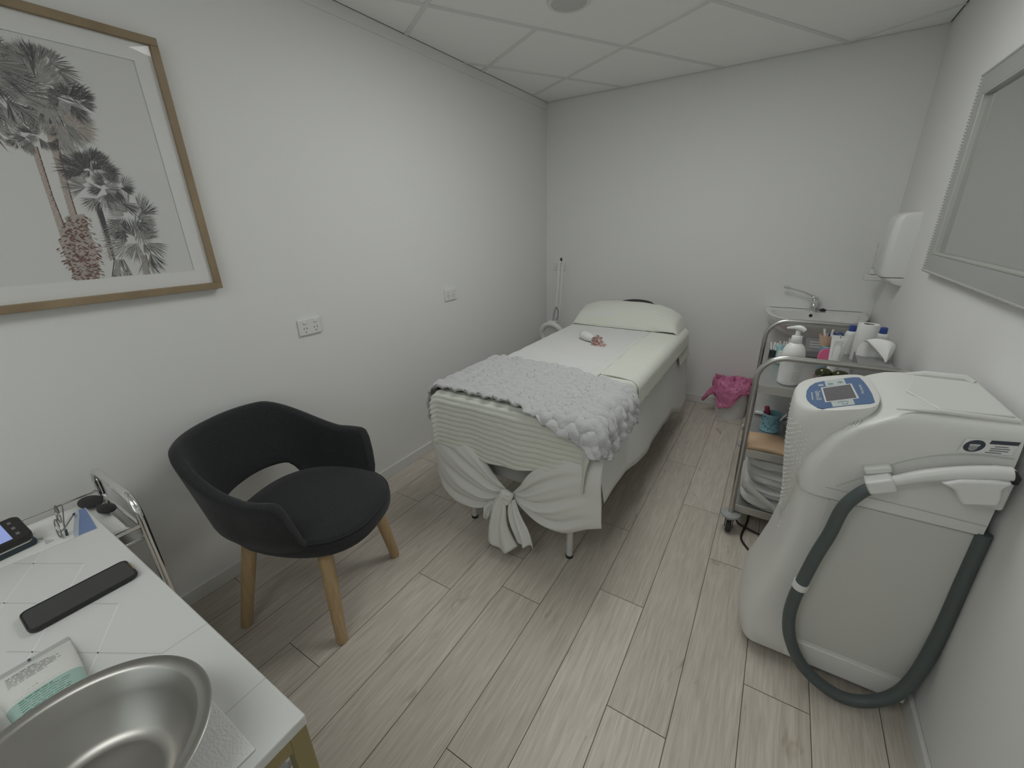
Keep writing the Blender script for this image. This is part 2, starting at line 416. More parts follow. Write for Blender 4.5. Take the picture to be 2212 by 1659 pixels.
# mat board with window, print behind it, glass in front
wy0, wy1, wz0, wz1 = -3.95, -2.913, 1.345, 2.000
mb = MB()
iy0, iy1, iz0, iz1 = py0+fwid, py1-fwid, pz0+fwid, pz1-fwid
for a in ((iy0, iy1, wz1, iz1), (iy0, iy1, iz0, wz0), (iy0, wy0, wz0, wz1), (wy1, iy1, wz0, wz1)):
    mb.box(.019, .0208, Yr(a[0]), Yr(a[1]), Zr(a[2]), Zr(a[3]))
mb.build('mat_board', 'mat_board', t, smooth=False)
MB().box(.0255, .0262, Yr(iy0), Yr(iy1), Zr(iz0), Zr(iz1)).build('glass', 'clear_glass', t, smooth=False)
mb = MB(); mb.box(.014, .0180, Yr(wy0-.02), Yr(wy1+.02), Zr(wz0-.02), Zr(wz1+.02))
rnd = random.Random(11)
PX = [.01805]
def tri(pts, mi_):
    PX[0] += 2.0e-7
    q = [(PX[0], Yr(a), Zr(b_)) for a, b_ in pts if True]
    if min(a for a, b_ in pts) < wy0-.04 or max(a for a, b_ in pts) > wy1+.04 or min(b_ for a, b_ in pts) < wz0-.04 or max(b_ for a, b_ in pts) > wz1+.04: return
    mb.m(mi_).add(q, [tuple(range(len(q)))])
def fan(cy, cz, a, r, spread, n, mi_, pal=(1, 2, 3)):
    for i in range(n):
        f_ = (i+.5)/n-.5; th = a+f_*spread+rnd.uniform(-.05, .05); L = r*(1-.9*f_*f_)*rnd.uniform(.8, 1.08)
        s0 = .25*L; w = r*.019
        p = (cy+s0*math.cos(th), cz+s0*math.sin(th)); q = (cy+L*math.cos(th+rnd.uniform(-.04, .04)), cz+L*math.sin(th)-.03*L)
        nx, ny = -math.sin(th)*w, math.cos(th)*w
        md = (p[0]*.45+q[0]*.55, p[1]*.45+q[1]*.55)
        tri([(cy, cz), (md[0]-nx, md[1]-ny), q, (md[0]+nx, md[1]+ny)], mi_ if rnd.random() < .62 else rnd.choice(pal))
def crown(cy, cz, r, n, dark, squash=1.0, a0=0, a1=2*PI):
    for i in range(n):
        a = a0+(a1-a0)*(i+rnd.random())/n; d = r*rnd.uniform(.05, .62)
        mi_ = rnd.choice(dark)
        fan(cy+d*math.cos(a), cz+d*math.sin(a)*squash, a+rnd.uniform(-.5, .5), r*rnd.uniform(.42, .78), rnd.uniform(1.0, 1.9), 17, mi_, dark)
def trunk(L_, R_, mi_, rings_=14):
    def ip(P, t_):
        f_ = t_*(len(P)-1); i = min(int(f_), len(P)-2); f_ -= i; return (P[i][0]*(1-f_)+P[i+1][0]*f_, P[i][1]*(1-f_)+P[i+1][1]*f_)
    for k in range(rings_):
        a, b_ = k/rings_, (k+.93)/rings_
        tri([ip(L_, a), ip(R_, a), ip(R_, b_), ip(L_, b_)], mi_)
        p_, q_ = ip(L_, b_), ip(R_, b_)
        for _ in range(4):
            f_ = rnd.random()*.7+.1; w = .15
            A = (p_[0]+(q_[0]-p_[0])*f_, p_[1]); B = (p_[0]+(q_[0]-p_[0])*(f_+w), q_[1])
            tri([A, B, (B[0], B[1]-.004), (A[0], A[1]-.0025)], 5)
        e0, e1_ = ip(R_, a), ip(R_, b_); tri([(e0[0]-.003, e0[1]), e0, e1_, (e1_[0]-.003, e1_[1])], 5)
MI = ['print_sky', 'palm_dark', 'palm_mid', 'palm_light', 'palm_trunk', 'palm_brown']
trunk([(-3.229, 1.72), (-3.234, 1.593), (-3.240, 1.47)], [(-3.214, 1.72), (-3.221, 1.588), (-3.219, 1.47)], 4, 16)
trunk([(-3.184, 1.79), (-3.189, 1.695), (-3.198, 1.582), (-3.203, 1.51)], [(-3.160, 1.79), (-3.172, 1.685), (-3.181, 1.583), (-3.184, 1.51)], 4, 16)
trunk([(-3.136, 1.571), (-3.139, 1.474), (-3.145, 1.40)], [(-3.120, 1.571), (-3.124, 1.488), (-3.130, 1.40)], 4, 8)
tri([(-3.134, 1.585), (-3.118, 1.575), (-3.122, 1.49), (-3.130, 1.40), (-3.135, 1.40), (-3.134, 1.49)], 1)
trunk([(-3.060, 1.41), (-3.069, 1.345)], [(-3.043, 1.41), (-3.049, 1.345)], 4, 6)
# shaggy trunk base
poly_l = [(-3.208, 1.535), (-3.225, 1.49), (-3.247, 1.46), (-3.246, 1.40), (-3.243, 1.346)]; poly_r = [(-3.165, 1.541), (-3.169, 1.49), (-3.166, 1.45), (-3.173, 1.40), (-3.184, 1.346)]
for k in range(4): tri([poly_l[k], poly_r[k], poly_r[k+1], poly_l[k+1]], 4)
for _ in range(520):
    z_ = rnd.uniform(1.349, 1.535); f_ = (1.541-z_)/.195*4; i = min(int(f_), 3); f_ -= i
    l_ = poly_l[i][0]*(1-f_)+poly_l[i+1][0]*f_; r_ = poly_r[i][0]*(1-f_)+poly_r[i+1][0]*f_
    y_ = rnd.uniform(l_-.004, r_+.004); s = rnd.choice((-1, 1))
    tri([(y_, z_), (y_+s*.008, z_-.003), (y_+s*.011, z_-.008), (y_+s*.005, z_-.006)], rnd.choice((5, 5, 5, 4, 3)))
for _ in range(26):
    y_ = rnd.uniform(-3.155, -3.10); f_ = rnd.uniform(-.3, 1)
    tri([(-3.130+.02*f_, 1.40), (-3.127+.02*f_, 1.40), (y_+.003, 1.347), (y_, 1.347)], rnd.choice((1, 3, 2)))
crown(-3.055, 1.455, .095, 15, [2, 3, 3, 1]); crown(-3.050, 1.525, .082, 15, [2, 2, 3, 1])
crown(-3.100, 1.615, .085, 13, [2, 3, 3, 1]); crown(-3.112, 1.668, .072, 34, [1, 1, 1, 2], 1, -.4, 3.6); crown(-3.07, 1.625, .06, 8, [1, 2])
crown(-3.235, 1.742, .045, 12, [1, 2, 3, 4]); crown(-3.205, 1.750, .05, 10, [1, 1, 2])
crown(-3.165, 1.870, .115, 24, [2, 3, 3, 1]); crown(-3.240, 1.855, .11, 20, [2, 3, 1, 3]); crown(-3.150, 1.800, .085, 12, [3, 3, 2, 4], 1, -2.4, .3)
crown(-3.28, 1.92, .12, 20, [2, 3, 1]); crown(-3.150, 1.925, .075, 14, [1, 2, 3], 1, 0, 3.1); crown(-3.11, 1.86, .06, 9, [1, 2, 1]); crown(-3.36, 1.86, .13, 24, [2, 3, 1])
mb.build('print', MI, t, smooth=False, fix=False)

# ------------------------------------------------------------------ wall mirror on the right wall
t = thing('wall_mirror', 'large silver mirror with beaded mirrored border on the right wall', 'mirror', (W, -1.70, 1.232))
my0, my1, mz = -2.36+1.70, -1.067+1.70, .729        # local y range, height
def mb_strip(y0, y1, z0, z1, x0=-.030, x1=-.006): return MB().box(x0, x1, y0, y1, z0, z1)
MB().box(-.008, 0, my0+.02, my1-.02, .02, mz-.02).build('backing', 'grey_box', t, smooth=False)
mb = MB(); bw = .072
mb.box(-.030, -.006, my0, my1, .006, bw); mb.box(-.030, -.006, my0, my1, mz-bw, mz-.006)
mb.box(-.030, -.006, my1-bw, my1-.004, bw, mz-bw); mb.box(-.030, -.006, my0+.004, my0+bw, bw, mz-bw)
mb.build('border', 'mirror_strip', t, smooth=False, bevel=.0015)
mb = MB(); iw = .010
for a in ((my0+bw, my1-bw, bw, bw+iw), (my0+bw, my1-bw, mz-bw-iw, mz-bw), (my1-bw-iw, my1-bw, bw, mz-bw), (my0+bw, my0+bw+iw, bw, mz-bw)): mb.box(-.031, -.006, *a)
mb.build('inner_trim', 'silver_bead', t, smooth=False, bevel=.003, bseg=3)
MB().box(-.014, -.008, my0+bw, my1-bw, bw, mz-bw).build('mirror_glass', 'mirror', t, smooth=False)
mb = MB()
def beads(p, q, n, r):
    for i in range(n):
        f_ = i/(n-1); mb.ball((p[0]+(q[0]-p[0])*f_, p[1]+(q[1]-p[1])*f_, p[2]+(q[2]-p[2])*f_), r, nu=8, nv=5)
beads((-.030, my1, .003), (-.030, my1, mz-.003), 66, .0052)
beads((-.030, my1, .003), (-.030, my0, .003), 120, .0052); beads((-.030, my1, mz-.003), (-.030, my0, mz-.003), 120, .0052)
bd = mb.build('beading', 'silver_bead', t)

# ------------------------------------------------------------------ paper towel dispenser and soap pump on the right wall
t = thing('paper_towel_dispenser', 'tall white paper towel dispenser on the right wall above the basin', 'dispenser', (W, -.49, 1.105))
def dsec(z, d, hw):                                     # rounded section against the wall
    pts = [(0, -hw)]
    for k in range(9):
        a = PI/2*k/8; pts.append((-d+.03-.03*math.sin(a), -hw+.03-.03*math.cos(a) if False else -hw+.03*(1-math.cos(a))))
    for k in range(9):
        a = PI/2*k/8; pts.append((-d+.03-.03*math.cos(a), hw-.03*(1-math.sin(a))))
    pts.append((0, hw)); return [Vector((x, y, z)) for x, y in pts]
MB().rings([dsec(.045, .095, .118), dsec(.06, .105, .12), dsec(.25, .102, .12), dsec(.335, .096, .12), dsec(.358, .086, .119), dsec(.369, .068, .117), dsec(.373, .050, .114)]).build('cover', 'plastic_white', t, ang=40)
MB().rings([dsec(0, .03, .112), dsec(.012, .06, .116), dsec(.041, .090, .117)]).build('tray', 'plastic_white', t, ang=40)
t = thing('soap_dispenser', 'clear plastic soap dispenser beside the paper towel dispenser', 'dispenser', (W, -.20, 1.09))
MB().box(-.02, 0, -.05, .05, .0, .20).build('back_plate', 'plastic_white', t, bevel=.006, bseg=3)
MB().box(-.115, -.02, -.055, .055, .0, .035).build('push_bar', 'plastic_white', t, bevel=.006, bseg=3)
MB().box(-.085, -.02, -.042, .042, .07, .215).build('reservoir', 'clear_plastic', t, bevel=.01, bseg=3)
MB().box(-.095, -.02, -.05, .05, .037, .068).build('collar', 'plastic_warm', t, bevel=.004)

# ------------------------------------------------------------------ hand basin with lever tap
t = thing('wall_basin', 'white wall hung hand basin with rounded underside on the back wall', 'basin', (2.145, 0, .66))
bx, bd_ = .29, .44
def bsec(z, sx, d, n=28, y0=0.0):
    out = [Vector((-sx, y0, z))]
    for k in range(n+1):
        a = PI*k/n; c_, s_ = -math.cos(a), math.sin(a)
        out.append(Vector((sx*math.copysign(abs(c_)**.55, c_), y0-d*abs(s_)**.62, z)))
    out.append(Vector((sx, y0, z))); return out
mb = MB()
secs = [(0, .08, .15), (.02, .13, .21), (.06, .20, .30), (.10, .245, .37), (.14, .275, .415), (.17, .287, .435), (.192, .29, .44)]
mb.rings([bsec(*q) for q in secs]+[bsec(.194, .285, .435), bsec(.192, .262, .415)], cap=False)
def inner(z, sx, d): return [Vector((p.x, min(p.y, -.10) if True else p.y, p.z)) for p in bsec(z, sx, d)]
bot_ = inner(.072, .05, .2); mb.rings([bsec(.192, .262, .415)]+[inner(.190, .255, .405), inner(.14, .235, .37), inner(.09, .17, .30), bot_], cap=False); mb.add(bot_, [tuple(range(len(bot_)))]); o_ = bsec(0, .08, .15); mb.add(o_, [tuple(range(len(o_)))[::-1]])
mb.build('bowl', 'ceramic', t, fix=False, ang=50)
m_ = Matrix.Translation((-.015, -.098, .165)) @ Matrix.Rotation(R(90), 4, 'X')
MB().lathe([(.0001, 0), (.011, 0), (.011, .004), (.0001, .004)], n=20, mtx=m_).build('overflow', 'dark', t)
tp = MB().lathe([(.0001, .19), (.026, .19), (.026, .20), (.023, .204), (.0225, .262), (.025, .268), (.024, .285), (.012, .293), (.0001, .294)], (-.01, -.055, 0), 28).build('tap_body', 'chrome', t)
MB().tube(catmull([(-.01, -.06, .245), (-.012, -.11, .262), (-.014, -.16, .258), (-.015, -.172, .240)], 5), .012, 12).build('spout', 'chrome', tp)
MB().tube([(-.01, -.055, .288), (-.08, -.056, .318), (-.165, -.058, .340), (-.175, -.058, .343), (-.205, -.058, .351)], [.009, .006, .005, .010, .011], 12).build('lever', 'chrome', tp)
tag(MB().lathe([(.0001, 0), (.018, 0), (.019, .005), (.017, .012), (.006, .013), (.005, .018), (.0001, .019)], n=20).build('basin_plug', 'dark', loc=(2.195, -.055, .8545)), 'small black plug lying on the basin rim beside the tap', 'plug')

# ------------------------------------------------------------------ waste bin with pink liner
bl = (1.735, -.165, 0)
t = thing('waste_bin', 'small round white waste bin on the floor by the back wall', 'waste bin', bl)
MB().lathe([(.0001, .004), (.098, .004), (.102, 0), (.104, .01), (.122, .232), (.124, .236), (.120, .238), (.117, .23), (.101, .014), (.0001, .012)], n=40).build('bucket', 'bin_white', t, ang=50)
def bagf(u, v):
    a = 2*PI*u
    flare = .7+.3*math.sin(a*2+.6)+.35*math.sin(a*5+1.1)
    if v < .22:
        s = v/.22; r = .108+.004*s; z = .15+.085*s+.0
        r *= 1.0
    else:
        s = (v-.22)/.78
        up = math.sin(min(1, s*1.6)*PI)*(.055+.035*math.sin(a*2+1.5))
        r = .118+.028*math.sin(min(s*1.3, 1)*PI*.6)+.012*nz(a*2, s*4, 3)
        drop = (.060+.050*math.sin(a*3+.9)+.02*nz(a*3, 2))*max(0, s-.35)/.65
        z = .240+up*(1-s*.55)-drop*1.35
    cr_ = .012*nz(math.cos(a)*9, math.sin(a)*9, v*9)+.010*abs(nz(math.cos(a)*22, math.sin(a)*22, v*18))
    if v < .24: cr_ *= .15
    else: cr_ = abs(cr_)
    return Vector(((r+cr_)*math.cos(a), (r+cr_)*math.sin(a), z+cr_*1.2))
ob = MB().grid(bagf, 120, 44).build('bin_liner', 'pink_bag', solid=.0008, loc=bl, ang=60)
tag(ob, 'crumpled bright pink plastic bag lining the white bin', 'bag')
# closed gather of the bag: loose puffed top and a twisted ear to the left
mb = MB()
for p_, q_, w in (((-.10, -.06, .235), (-.205, -.055, .115), .045),):
    def ear(u, v):
        a = 2*PI*u; c_ = Vector(p_).lerp(Vector(q_), v); c_.z += .03*math.sin(v*PI)*.6; rad = w*(1-.35*v)*(.8+.2*math.sin(a*3+v*5)); rad *= (1 if v < .93 else .4)
        return c_+Vector((rad*.35*math.cos(a), rad*.6*math.cos(a), rad*math.sin(a)))
    mb.grid(ear, 20, 12)
def puff(u, v):
    a = 2*PI*u; s = v; r = .128*(1-s**1.6)+.001; z = .245+.085*math.sin(s*PI*.5)*(.75+.25*math.sin(a*2+1.0))
    c_ = .012*nz(math.cos(a)*r*40, math.sin(a)*r*40, 5)+.007*nz(math.cos(a)*r*90, math.sin(a)*r*90, 2)
    return Vector(((r+c_)*math.cos(a), (r+c_)*math.sin(a), z+c_*1.4))
mb.grid(puff, 72, 20)
mb.build('gathered_top', 'pink_bag', ob, solid=.0008, ang=60)

# ------------------------------------------------------------------ magnifier lamp in the corner
t = thing('magnifier_lamp', 'white magnifying lamp on a folded arm in the back left corner', 'lamp', (.255, -.25, 0))
mb = MB()
for k in range(5):
    a = 2*PI*k/5+.3; mb.tube([(0, 0, .07), (.17*math.cos(a), .17*math.sin(a), .055)], [.016, .011], 10)
b0 = mb.build('base', 'alu', t)
for k in range(5):
    a = 2*PI*k/5+.3; MB().lathe([(.0001, -.022), (.018, -.022), (.022, -.012), (.022, .012), (.018, .022), (.0001, .022)], n=16, mtx=Matrix.Translation((.17*math.cos(a), .17*math.sin(a), .0225)) @ Matrix.Rotation(a+PI/2, 4, 'Z') @ Matrix.Rotation(R(90), 4, 'Y')).build('caster', 'rubber', b0)
MB().tube([(0, 0, .06), (0, 0, .70)], .0125, 14).build('pole', 'alu', t)
MB().tube([(.002, 0, .68), (.006, 0, .74), (.031, .0, 1.165)], [.012, .0095, .0095], 12).build('lower_arm', 'plastic_white', t)
MB().tube([(-.012, -.030, .775), (.012, -.030, 1.165)], .0095, 12).build('upper_arm', 'plastic_white', t)
MB().tube([(.022, -.040, 1.168), (.022, .012, 1.168)], .011, 12).build('elbow', 'plastic_white', t)
MB().tube([(.022, -.012, 1.170), (.024, -.012, 1.203)], .0085, 12).build('elbow_knob', 'rubber', t)
hd = MB().box(-.075, .000, -.075, -.015, .600, .660).build('lamp_head', 'plastic_white', t, bevel=.008, bseg=3)
MB().box(-.050, -.034, -.078, -.074, .640, .650).build('switch', 'dark', hd, smooth=False)
rg = [(-.0375+.105*math.cos(2*PI*k/48), -.062-.02*math.sin(2*PI*k/48), .535+.098*math.sin(2*PI*k/48)) for k in range(48)]
MB().tube(rg, .024, 12, closed=True).build('ring_light', 'plastic_white', t)
MB().lathe([(.0001, -.004), (.084, -.001), (.084, .001), (.0001, .004)], n=36, mtx=Matrix.Translation((-.0375, -.062, .535)) @ Matrix.Rotation(R(102), 4, 'X')).build('lens', 'clear_plastic', t)
MB().tube([(-.035, -.040, .655), (-.030, -.038, .72), (-.014, -.032, .78)], [.010, .009, .008], 10).build('neck', 'plastic_grey', t)
MB().tube(catmull([(-.013, -.036, .79), (.010, -.04, .755), (.014, -.045, .70), (-.004, -.05, .662)], 6), .0028, 8).build('cable', 'dark', t)

# ------------------------------------------------------------------ massage table
BX0, BX1, BY0, BY1, BT = .610, 1.358, -2.262, -.43, .722     # padded top
t = thing('massage_table', 'padded massage table on four slim metal legs under white linen', 'massage table', (.99, -1.33, 0))
def bedl(x, y): return (x-.99, y+1.33)
x0, y0 = bedl(BX0, BY0); x1, y1 = bedl(BX1, BY1)
MB().box(x0, x1, y0, y1, .632, BT).build('padded_top', 'vinyl', t, bevel=.025, bseg=4)
MB().box(x0+.03, x1-.03, y0+.03, y1-.03, .57, .630).build('frame', 'vinyl', t, bevel=.004)
MB().box(x0+.05, x1-.05, y0+.028, y0+.043, .335, .570).build('end_panel', 'vinyl', t, bevel=.004)
MB().box(x0+.05, x1-.05, y1-.045, y1-.03, .335, .570).build('end_panel', 'vinyl', t, bevel=.004)
for lx, ly in ((.712, -2.205), (1.273, -2.215), (.712, -.52), (1.273, -.52)):
    a, b_ = bedl(lx, ly)
    lg = MB().tube([(a, b_, .008), (a, b_, .58)], [.0155, .0155], 16).build('leg', 'alu', t)
    MB().tube([(a, b_, 0), (a, b_, .014)], [.0175, .0175], 16).build('rubber_foot', 'rubber', lg)
# curved head rest at the far end, its dark edge showing behind the pillow
a, b_ = bedl(.985, -.37)
def hrs(u, v):
    an = 2*PI*u; q = 2*PI*v; rr_ = .11+.038*math.cos(q)
    return Vector((a+rr_*math.cos(an), b_-.03+.09*math.sin(an)*rr_/.13, .862+.028*math.sin(q)+.012*math.sin(an)))
MB().grid(hrs, 40, 12).build('head_rest', 'rubber', t)
MB().tube([(a, b_-.1, .70), (a, b_-.02, .85)], .012, 10).build('head_rest_arm', 'alu', t)

# draped cloth over the padded top: flat cloth coordinates bend down over the edges
def hang(d, rad):
    if d < rad*PI/2:
        an = d/rad; return rad*math.sin(an), rad*(1-math.cos(an)), an
    return rad, rad+d-rad*PI/2, PI/2
def drape(a, b_, top, off, rad=.03, bump=0.0, flare=.06, x0=BX0, x1=BX1, y0=BY0, y1=BY1+.002, fold=.05):
    dx = a-x1 if a > x1 else (a-x0 if a < x0 else 0); dy = b_-y0 if b_ < y0 else (b_-y1 if b_ > y1 else 0)
    bx_, by_ = min(max(a, x0), x1), min(max(b_, y0), y1); d = math.hypot(dx, dy)
    if d == 0: return Vector((bx_, by_, top+bump))
    o_, dr, an = hang(d, rad+off); ux, uy = dx/d, dy/d
    fl_ = flare*max(0, dr-.05); k = (1+abs(2*ux*uy)*0)
    o2 = o_+fl_+fold*dr*(2*abs(ux*uy))**2
    o2 += bump*math.sin(an)
    return Vector((bx_+ux*o2, by_+uy*o2, top-dr+bump*math.cos(an)))

# fitted white sheet with hanging sides, its end tied in a knot
o_sheet = None
def side_hem(y):            # hem height of the right side
    return .40 - .11*smooth(-2.2, -1.5, y) + .03*smooth(-1.5, -1.0, y)*0 - .145*smooth(-1.05, -.55, y)
mb = MB()
def topsh(u, v):
    a = BX0-.02+(BX1-BX0+.04)*u; b_ = BY0+(BY1-BY0)*v
    return Vector((a, b_, BT+.006+.0015*nz(a*6, b_*6)))
mb.grid(topsh, 20, 40)
def right(u, v):
    y = BY0-.008+(BY1-BY0+.02)*u; z = BT+.006-(BT+.006-side_hem(y))*v
    rp = .0045*math.sin(y*11+1)*v+.0015*math.sin(y*27)*v
    f_ = smooth(.15, 0, u)
    return Vector((BX1+.010+.012*min(1, v*8)+.058*v+rp, y, z))
mb.grid(right, 80, 14)
def left(u, v):
    y = BY0-.008+(BY1-BY0+.02)*u; z = BT+.006-(BT-.30)*v
    return Vector((BX0-.012-.02*min(1, v*8)-.014*v-.006*math.sin(y*17)*v, y, z))
mb.grid(left, 60, 10)
def head(u, v):
    x = BX0-.03+(BX1-BX0+.055+.05*v)*u; z = BT+.006-(BT-.165)*v
    return Vector((x, BY1+.018+.02*v+.006*math.sin(x*23)*v, z))
mb.grid(head, 40, 10)
def endtop(u, v):
    x = BX0-.03+(BX1-BX0+.06)*u; return Vector((x, BY0-.012-.006*min(1, v*6), BT+.006-.16*v))
mb.grid(endtop, 30, 5)
sheet = mb.build('fitted_sheet', 'sheet', solid=.0015, ang=60)
tag(sheet, 'white fitted sheet with hanging sides and knotted end on the massage table', 'sheet')
def lerpc(P, t_):
    Q = catmull([(p[0], 0, p[1]) for p in P], 12); f_ = t_*(len(Q)-1); i = min(int(f_), len(Q)-2); return Q[i].lerp(Q[i+1], f_-i)
YE = BY0-.018
def panel(top, bot, name, seed, nfold=7):
    def fn(u, v):
        p = lerpc(top, u).lerp(lerpc(bot, u), v)
        taut = u**1.5
        bulge = -.022*math.sin(v*PI)*(1-u)-.012*math.sin(u*PI)
        rp = (.010*math.sin(v*nfold*2*PI*.5+seed+1.5*u)+.006*math.sin(v*nfold*PI*1.9+seed*2))*smooth(0, .55, u)*smooth(1.02, .7, u)
        rp += .006*math.sin(v*9+u*5+seed)*(1-u)
        return Vector((p.x, YE-.006+bulge+rp-.02*u, p.z))
    MB().grid(fn, 48, 40).build(name, 'sheet', sheet, solid=.0015, ang=60)
panel([(.560, .66), (.72, .56), (.84, .475), (.925, .385), (.990, .335)], [(.560, .27), (.60, .205), (.685, .165), (.80, .168), (.90, .215), (.985, .285)], 'tied_side', 1.0)
panel([(1.437, .62), (1.25, .56), (1.13, .475), (1.07, .385), (1.022, .325)], [(1.447, .290), (1.38, .262), (1.285, .205), (1.19, .205), (1.09, .258), (1.026, .296)], 'tied_side', 2.2)
mb = MB()
def knot(u, v):
    a, q = 2*PI*u, 2*PI*v; rr_ = .021+.013*math.cos(q)
    return Vector((1.006+rr_*math.cos(a)*1.05+.003*math.sin(a*3), YE-.052+.016*math.sin(q)+.003*math.sin(a*5), .318+rr_*math.sin(a)*1.15+.006*math.cos(2*a)))
mb.grid(knot, 36, 14); mb.ball((1.006, YE-.056, .318), .020, 1.1, .8, 1.1)
mb.build('knot', 'sheet', sheet)
def tail(P, Wd, name, seed, yo, curl):
    def fn(u, v):
        c_ = lerpc(P, v); w = lerpc([(q, 0) for q in Wd], v).x
        f_ = u-.5
        x = c_.x+w*f_+.006*math.sin(v*6+seed)*v
        y = YE+yo-.055*v*(1-.2*v)-curl*(1-(2*f_)**2)*(.35+.65*v)+.009*math.sin(u*11+seed+v*2)*(.4+v)
        z = c_.z+.012*math.sin(u*7+seed)*v-.012*(1-(2*f_)**2)*v
        return Vector((x, y, z))
    MB().grid(fn, 30, 30).build(name, 'sheet', sheet, solid=.0015, ang=60)
tail([(.985, .325), (.972, .26), (.975, .17), (.995, .075)], [.032, .075, .105, .165], 'knot_tail', .4, -.045, .030)
tail([(.93, .245), (.905, .21), (.895, .17)], [.06, .055, .03], 'knot_tail', 2.0, -.02, .008)
tail([(1.030, .305), (1.050, .25), (1.085, .19), (1.125, .125)], [.025, .060, .090, .080], 'knot_tail', 3.4, -.040, .014)

# cream ribbed blanket over the foot end, a second one along the right side
def rib(b_, s=.0245): return .0042*abs(math.sin(PI*b_/s))
mb = MB()
def creamA(u, v):
    a = BX0-.05+(BX1-BX0+.05+.070)*u; b_ = -2.545+1.16*v
    end_ = max(0, BY0-b_); ext = .018*math.sin(a*9)
    if b_ < BY0: b_ = BY0-(BY0-b_)*(1+ext/.28)
    rb_ = rib(b_, .0245)*(1.75 if b_ < BY0 else 1.3)
    if a > BX1-.02 and b_ < BY0+.04: rb_ *= .35
    p = drape(a, b_, BT+.010, .008, .028, rb_, .05, fold=.35)
    if end_ > 0: p.y -= .010*math.sin(a*13+.5)*min(1, end_*5)+.004*math.sin(a*37)*min(1, end_*5)
    return p
tag(mb.grid(creamA, 70, 230).build('ribbed_blanket', 'cream', solid=.004, soff=1, ang=70), 'cream ribbed blanket hanging over the foot end of the massage table', 'blanket', 'cream ribbed blankets')
mb = MB()
def creamB(u, v):
    a = 1.150+.350*u; b_ = -1.70+1.22*v+.06*(u-.5)*0
    b_ -= .045*u*smooth(.35, 0, v)
    return drape(a, b_, BT+.0165, .017, .028, rib(b_, .0262)*1.5, .10)
tag(mb.grid(creamB, 50, 230).build('ribbed_blanket', 'cream', solid=.004, soff=1, ang=70), 'cream ribbed blanket running along the right side of the massage table', 'blanket', 'cream ribbed blankets')
mb = MB()
def topsheet(u, v):
    a = BX0-.055+(1.20-BX0+.055)*u; b_ = -1.78+1.31*v
    return drape(a, b_, BT+.0225, .012, .028, .0022*nz(a*5+b_*2, b_*9, 2)+.0015*math.sin(b_*38+a*9)*smooth(.5, .0, v), .04)
tag(mb.grid(topsheet, 50, 100).build('top_sheet', 'sheet_top', solid=.003, soff=1, ang=70), 'smooth white sheet spread over the middle of the massage table', 'sheet')

# pillow and its towel at the head
mb = MB()
def pil(u, v):
    a, q = (u-.5)*2, (v-.5)*2
    return a, q
def pillow(top):
    def fn(u, v):
        a, q = (u-.5)*2, (v-.5)*2
        th = (max(0, 1-abs(a)**2.6)**.5)*(max(0, 1-abs(q)**2.4)**.5)
        k = 1-.06*abs(a*q)
        return Vector((.960+.355*a*k, -.545+.135*q*k, BT+.028+(.070*th+.05 if top else -.002+.052*(1-th))))
    return fn
mb.grid(pillow(True), 40, 24); mb.grid(pillow(False), 40, 24)
tag(mb.build('pillow', 'sheet_top', ang=70), 'plump pillow at the head of the massage table under a cream towel', 'pillow')
mb = MB()
def ptowel(u, v):
    x = .500+1.085*u                                        # cloth coordinate across the pillow
    prof = [(-.712, BT+.024), (-.706, BT+.048), (-.675, BT+.092), (-.61, BT+.145), (-.53, BT+.176), (-.46, BT+.172), (-.40, BT+.12), (-.385, BT+.03)]
    Q = lerpc(prof, v); hh = Q.z-(BT+.030)
    a = (x-.955)/.43; k = max(0, 1-abs(a)**3.0)**.62 if abs(a) < 1 else 0
    z = BT+.034+hh*k; xo = x
    xr = BX1-.015
    if x > xr:                                             # falls over the right side of the bed
        d = x-xr; o_, dr, an = hang(d, .030); z = BT+.034+hh*k*max(0, 1-d/.05)-dr; xo = xr+o_+.20*dr
    elif x < BX0+.01:
        d = BX0+.01-x; o_, dr, an = hang(d, .028); xo = BX0+.01-o_; z = BT+.034+hh*k*max(0, 1-d/.05)-dr
    if x > 1.16: z += .0055*abs(math.sin(PI*(Q.x*.98+x*.12)/.024))
    z += .003*nz(x*9, Q.x*14, 4)
    return Vector((xo, Q.x-.030*smooth(1.2, 1.5, x)-.010*math.sin(a*1.4)+.012*math.sin(x*24)*smooth(BX1, BX1+.1, x), z))
tag(mb.grid(ptowel, 130, 90).build('pillow_towel', 'cream', solid=.005, soff=1, ang=70), 'cream towel laid over the pillow at the head of the massage table', 'towel')

# grey plush throw, chevron ribs
mb = MB()
def throw(u, v):
    a = .395+1.135*u                                          # across, hangs over both long sides
    far = -1.735-.12*smooth(.9, 1.45, a)-.05*smooth(1.35, 1.6, a)
    near = -2.270-.075*smooth(.95, 1.30, a)-.035*smooth(1.25, 1.42, a)+.085*smooth(1.40, 1.53, a)**2+.006*math.sin(a*78)
    b_ = near+(far-near)*v
    tz = .5+.5*math.cos(2*PI*a/.080+.5*nz(a*3, b_*5, 2))
    ph = b_/.047+.52*tz+.12*nz(a*10, b_*10, 6)
    h_ = abs(math.sin(PI*ph))**.62
    h_ = .017*h_*(.74+.5*nz(a*24, b_*24, 1))+.0045*nz(a*60, b_*60, 7)+.0025*nz(a*130, b_*130, 3)
    cr_ = smooth(1.33, 1.5, a)
    h_ += cr_*(.012*math.sin(b_*62+a*8)+.008*nz(a*14, b_*18, 9))
    p = drape(a, b_, BT+.026, .026, .034, h_+.002, .12, fold=.30)
    if a < BX0: p.x -= .01
    return p
tag(mb.grid(throw, 260, 150).build('plush_throw', 'throw', solid=.014, soff=1, ang=180), 'light grey plush throw with chevron ribs across the foot of the bed', 'throw')

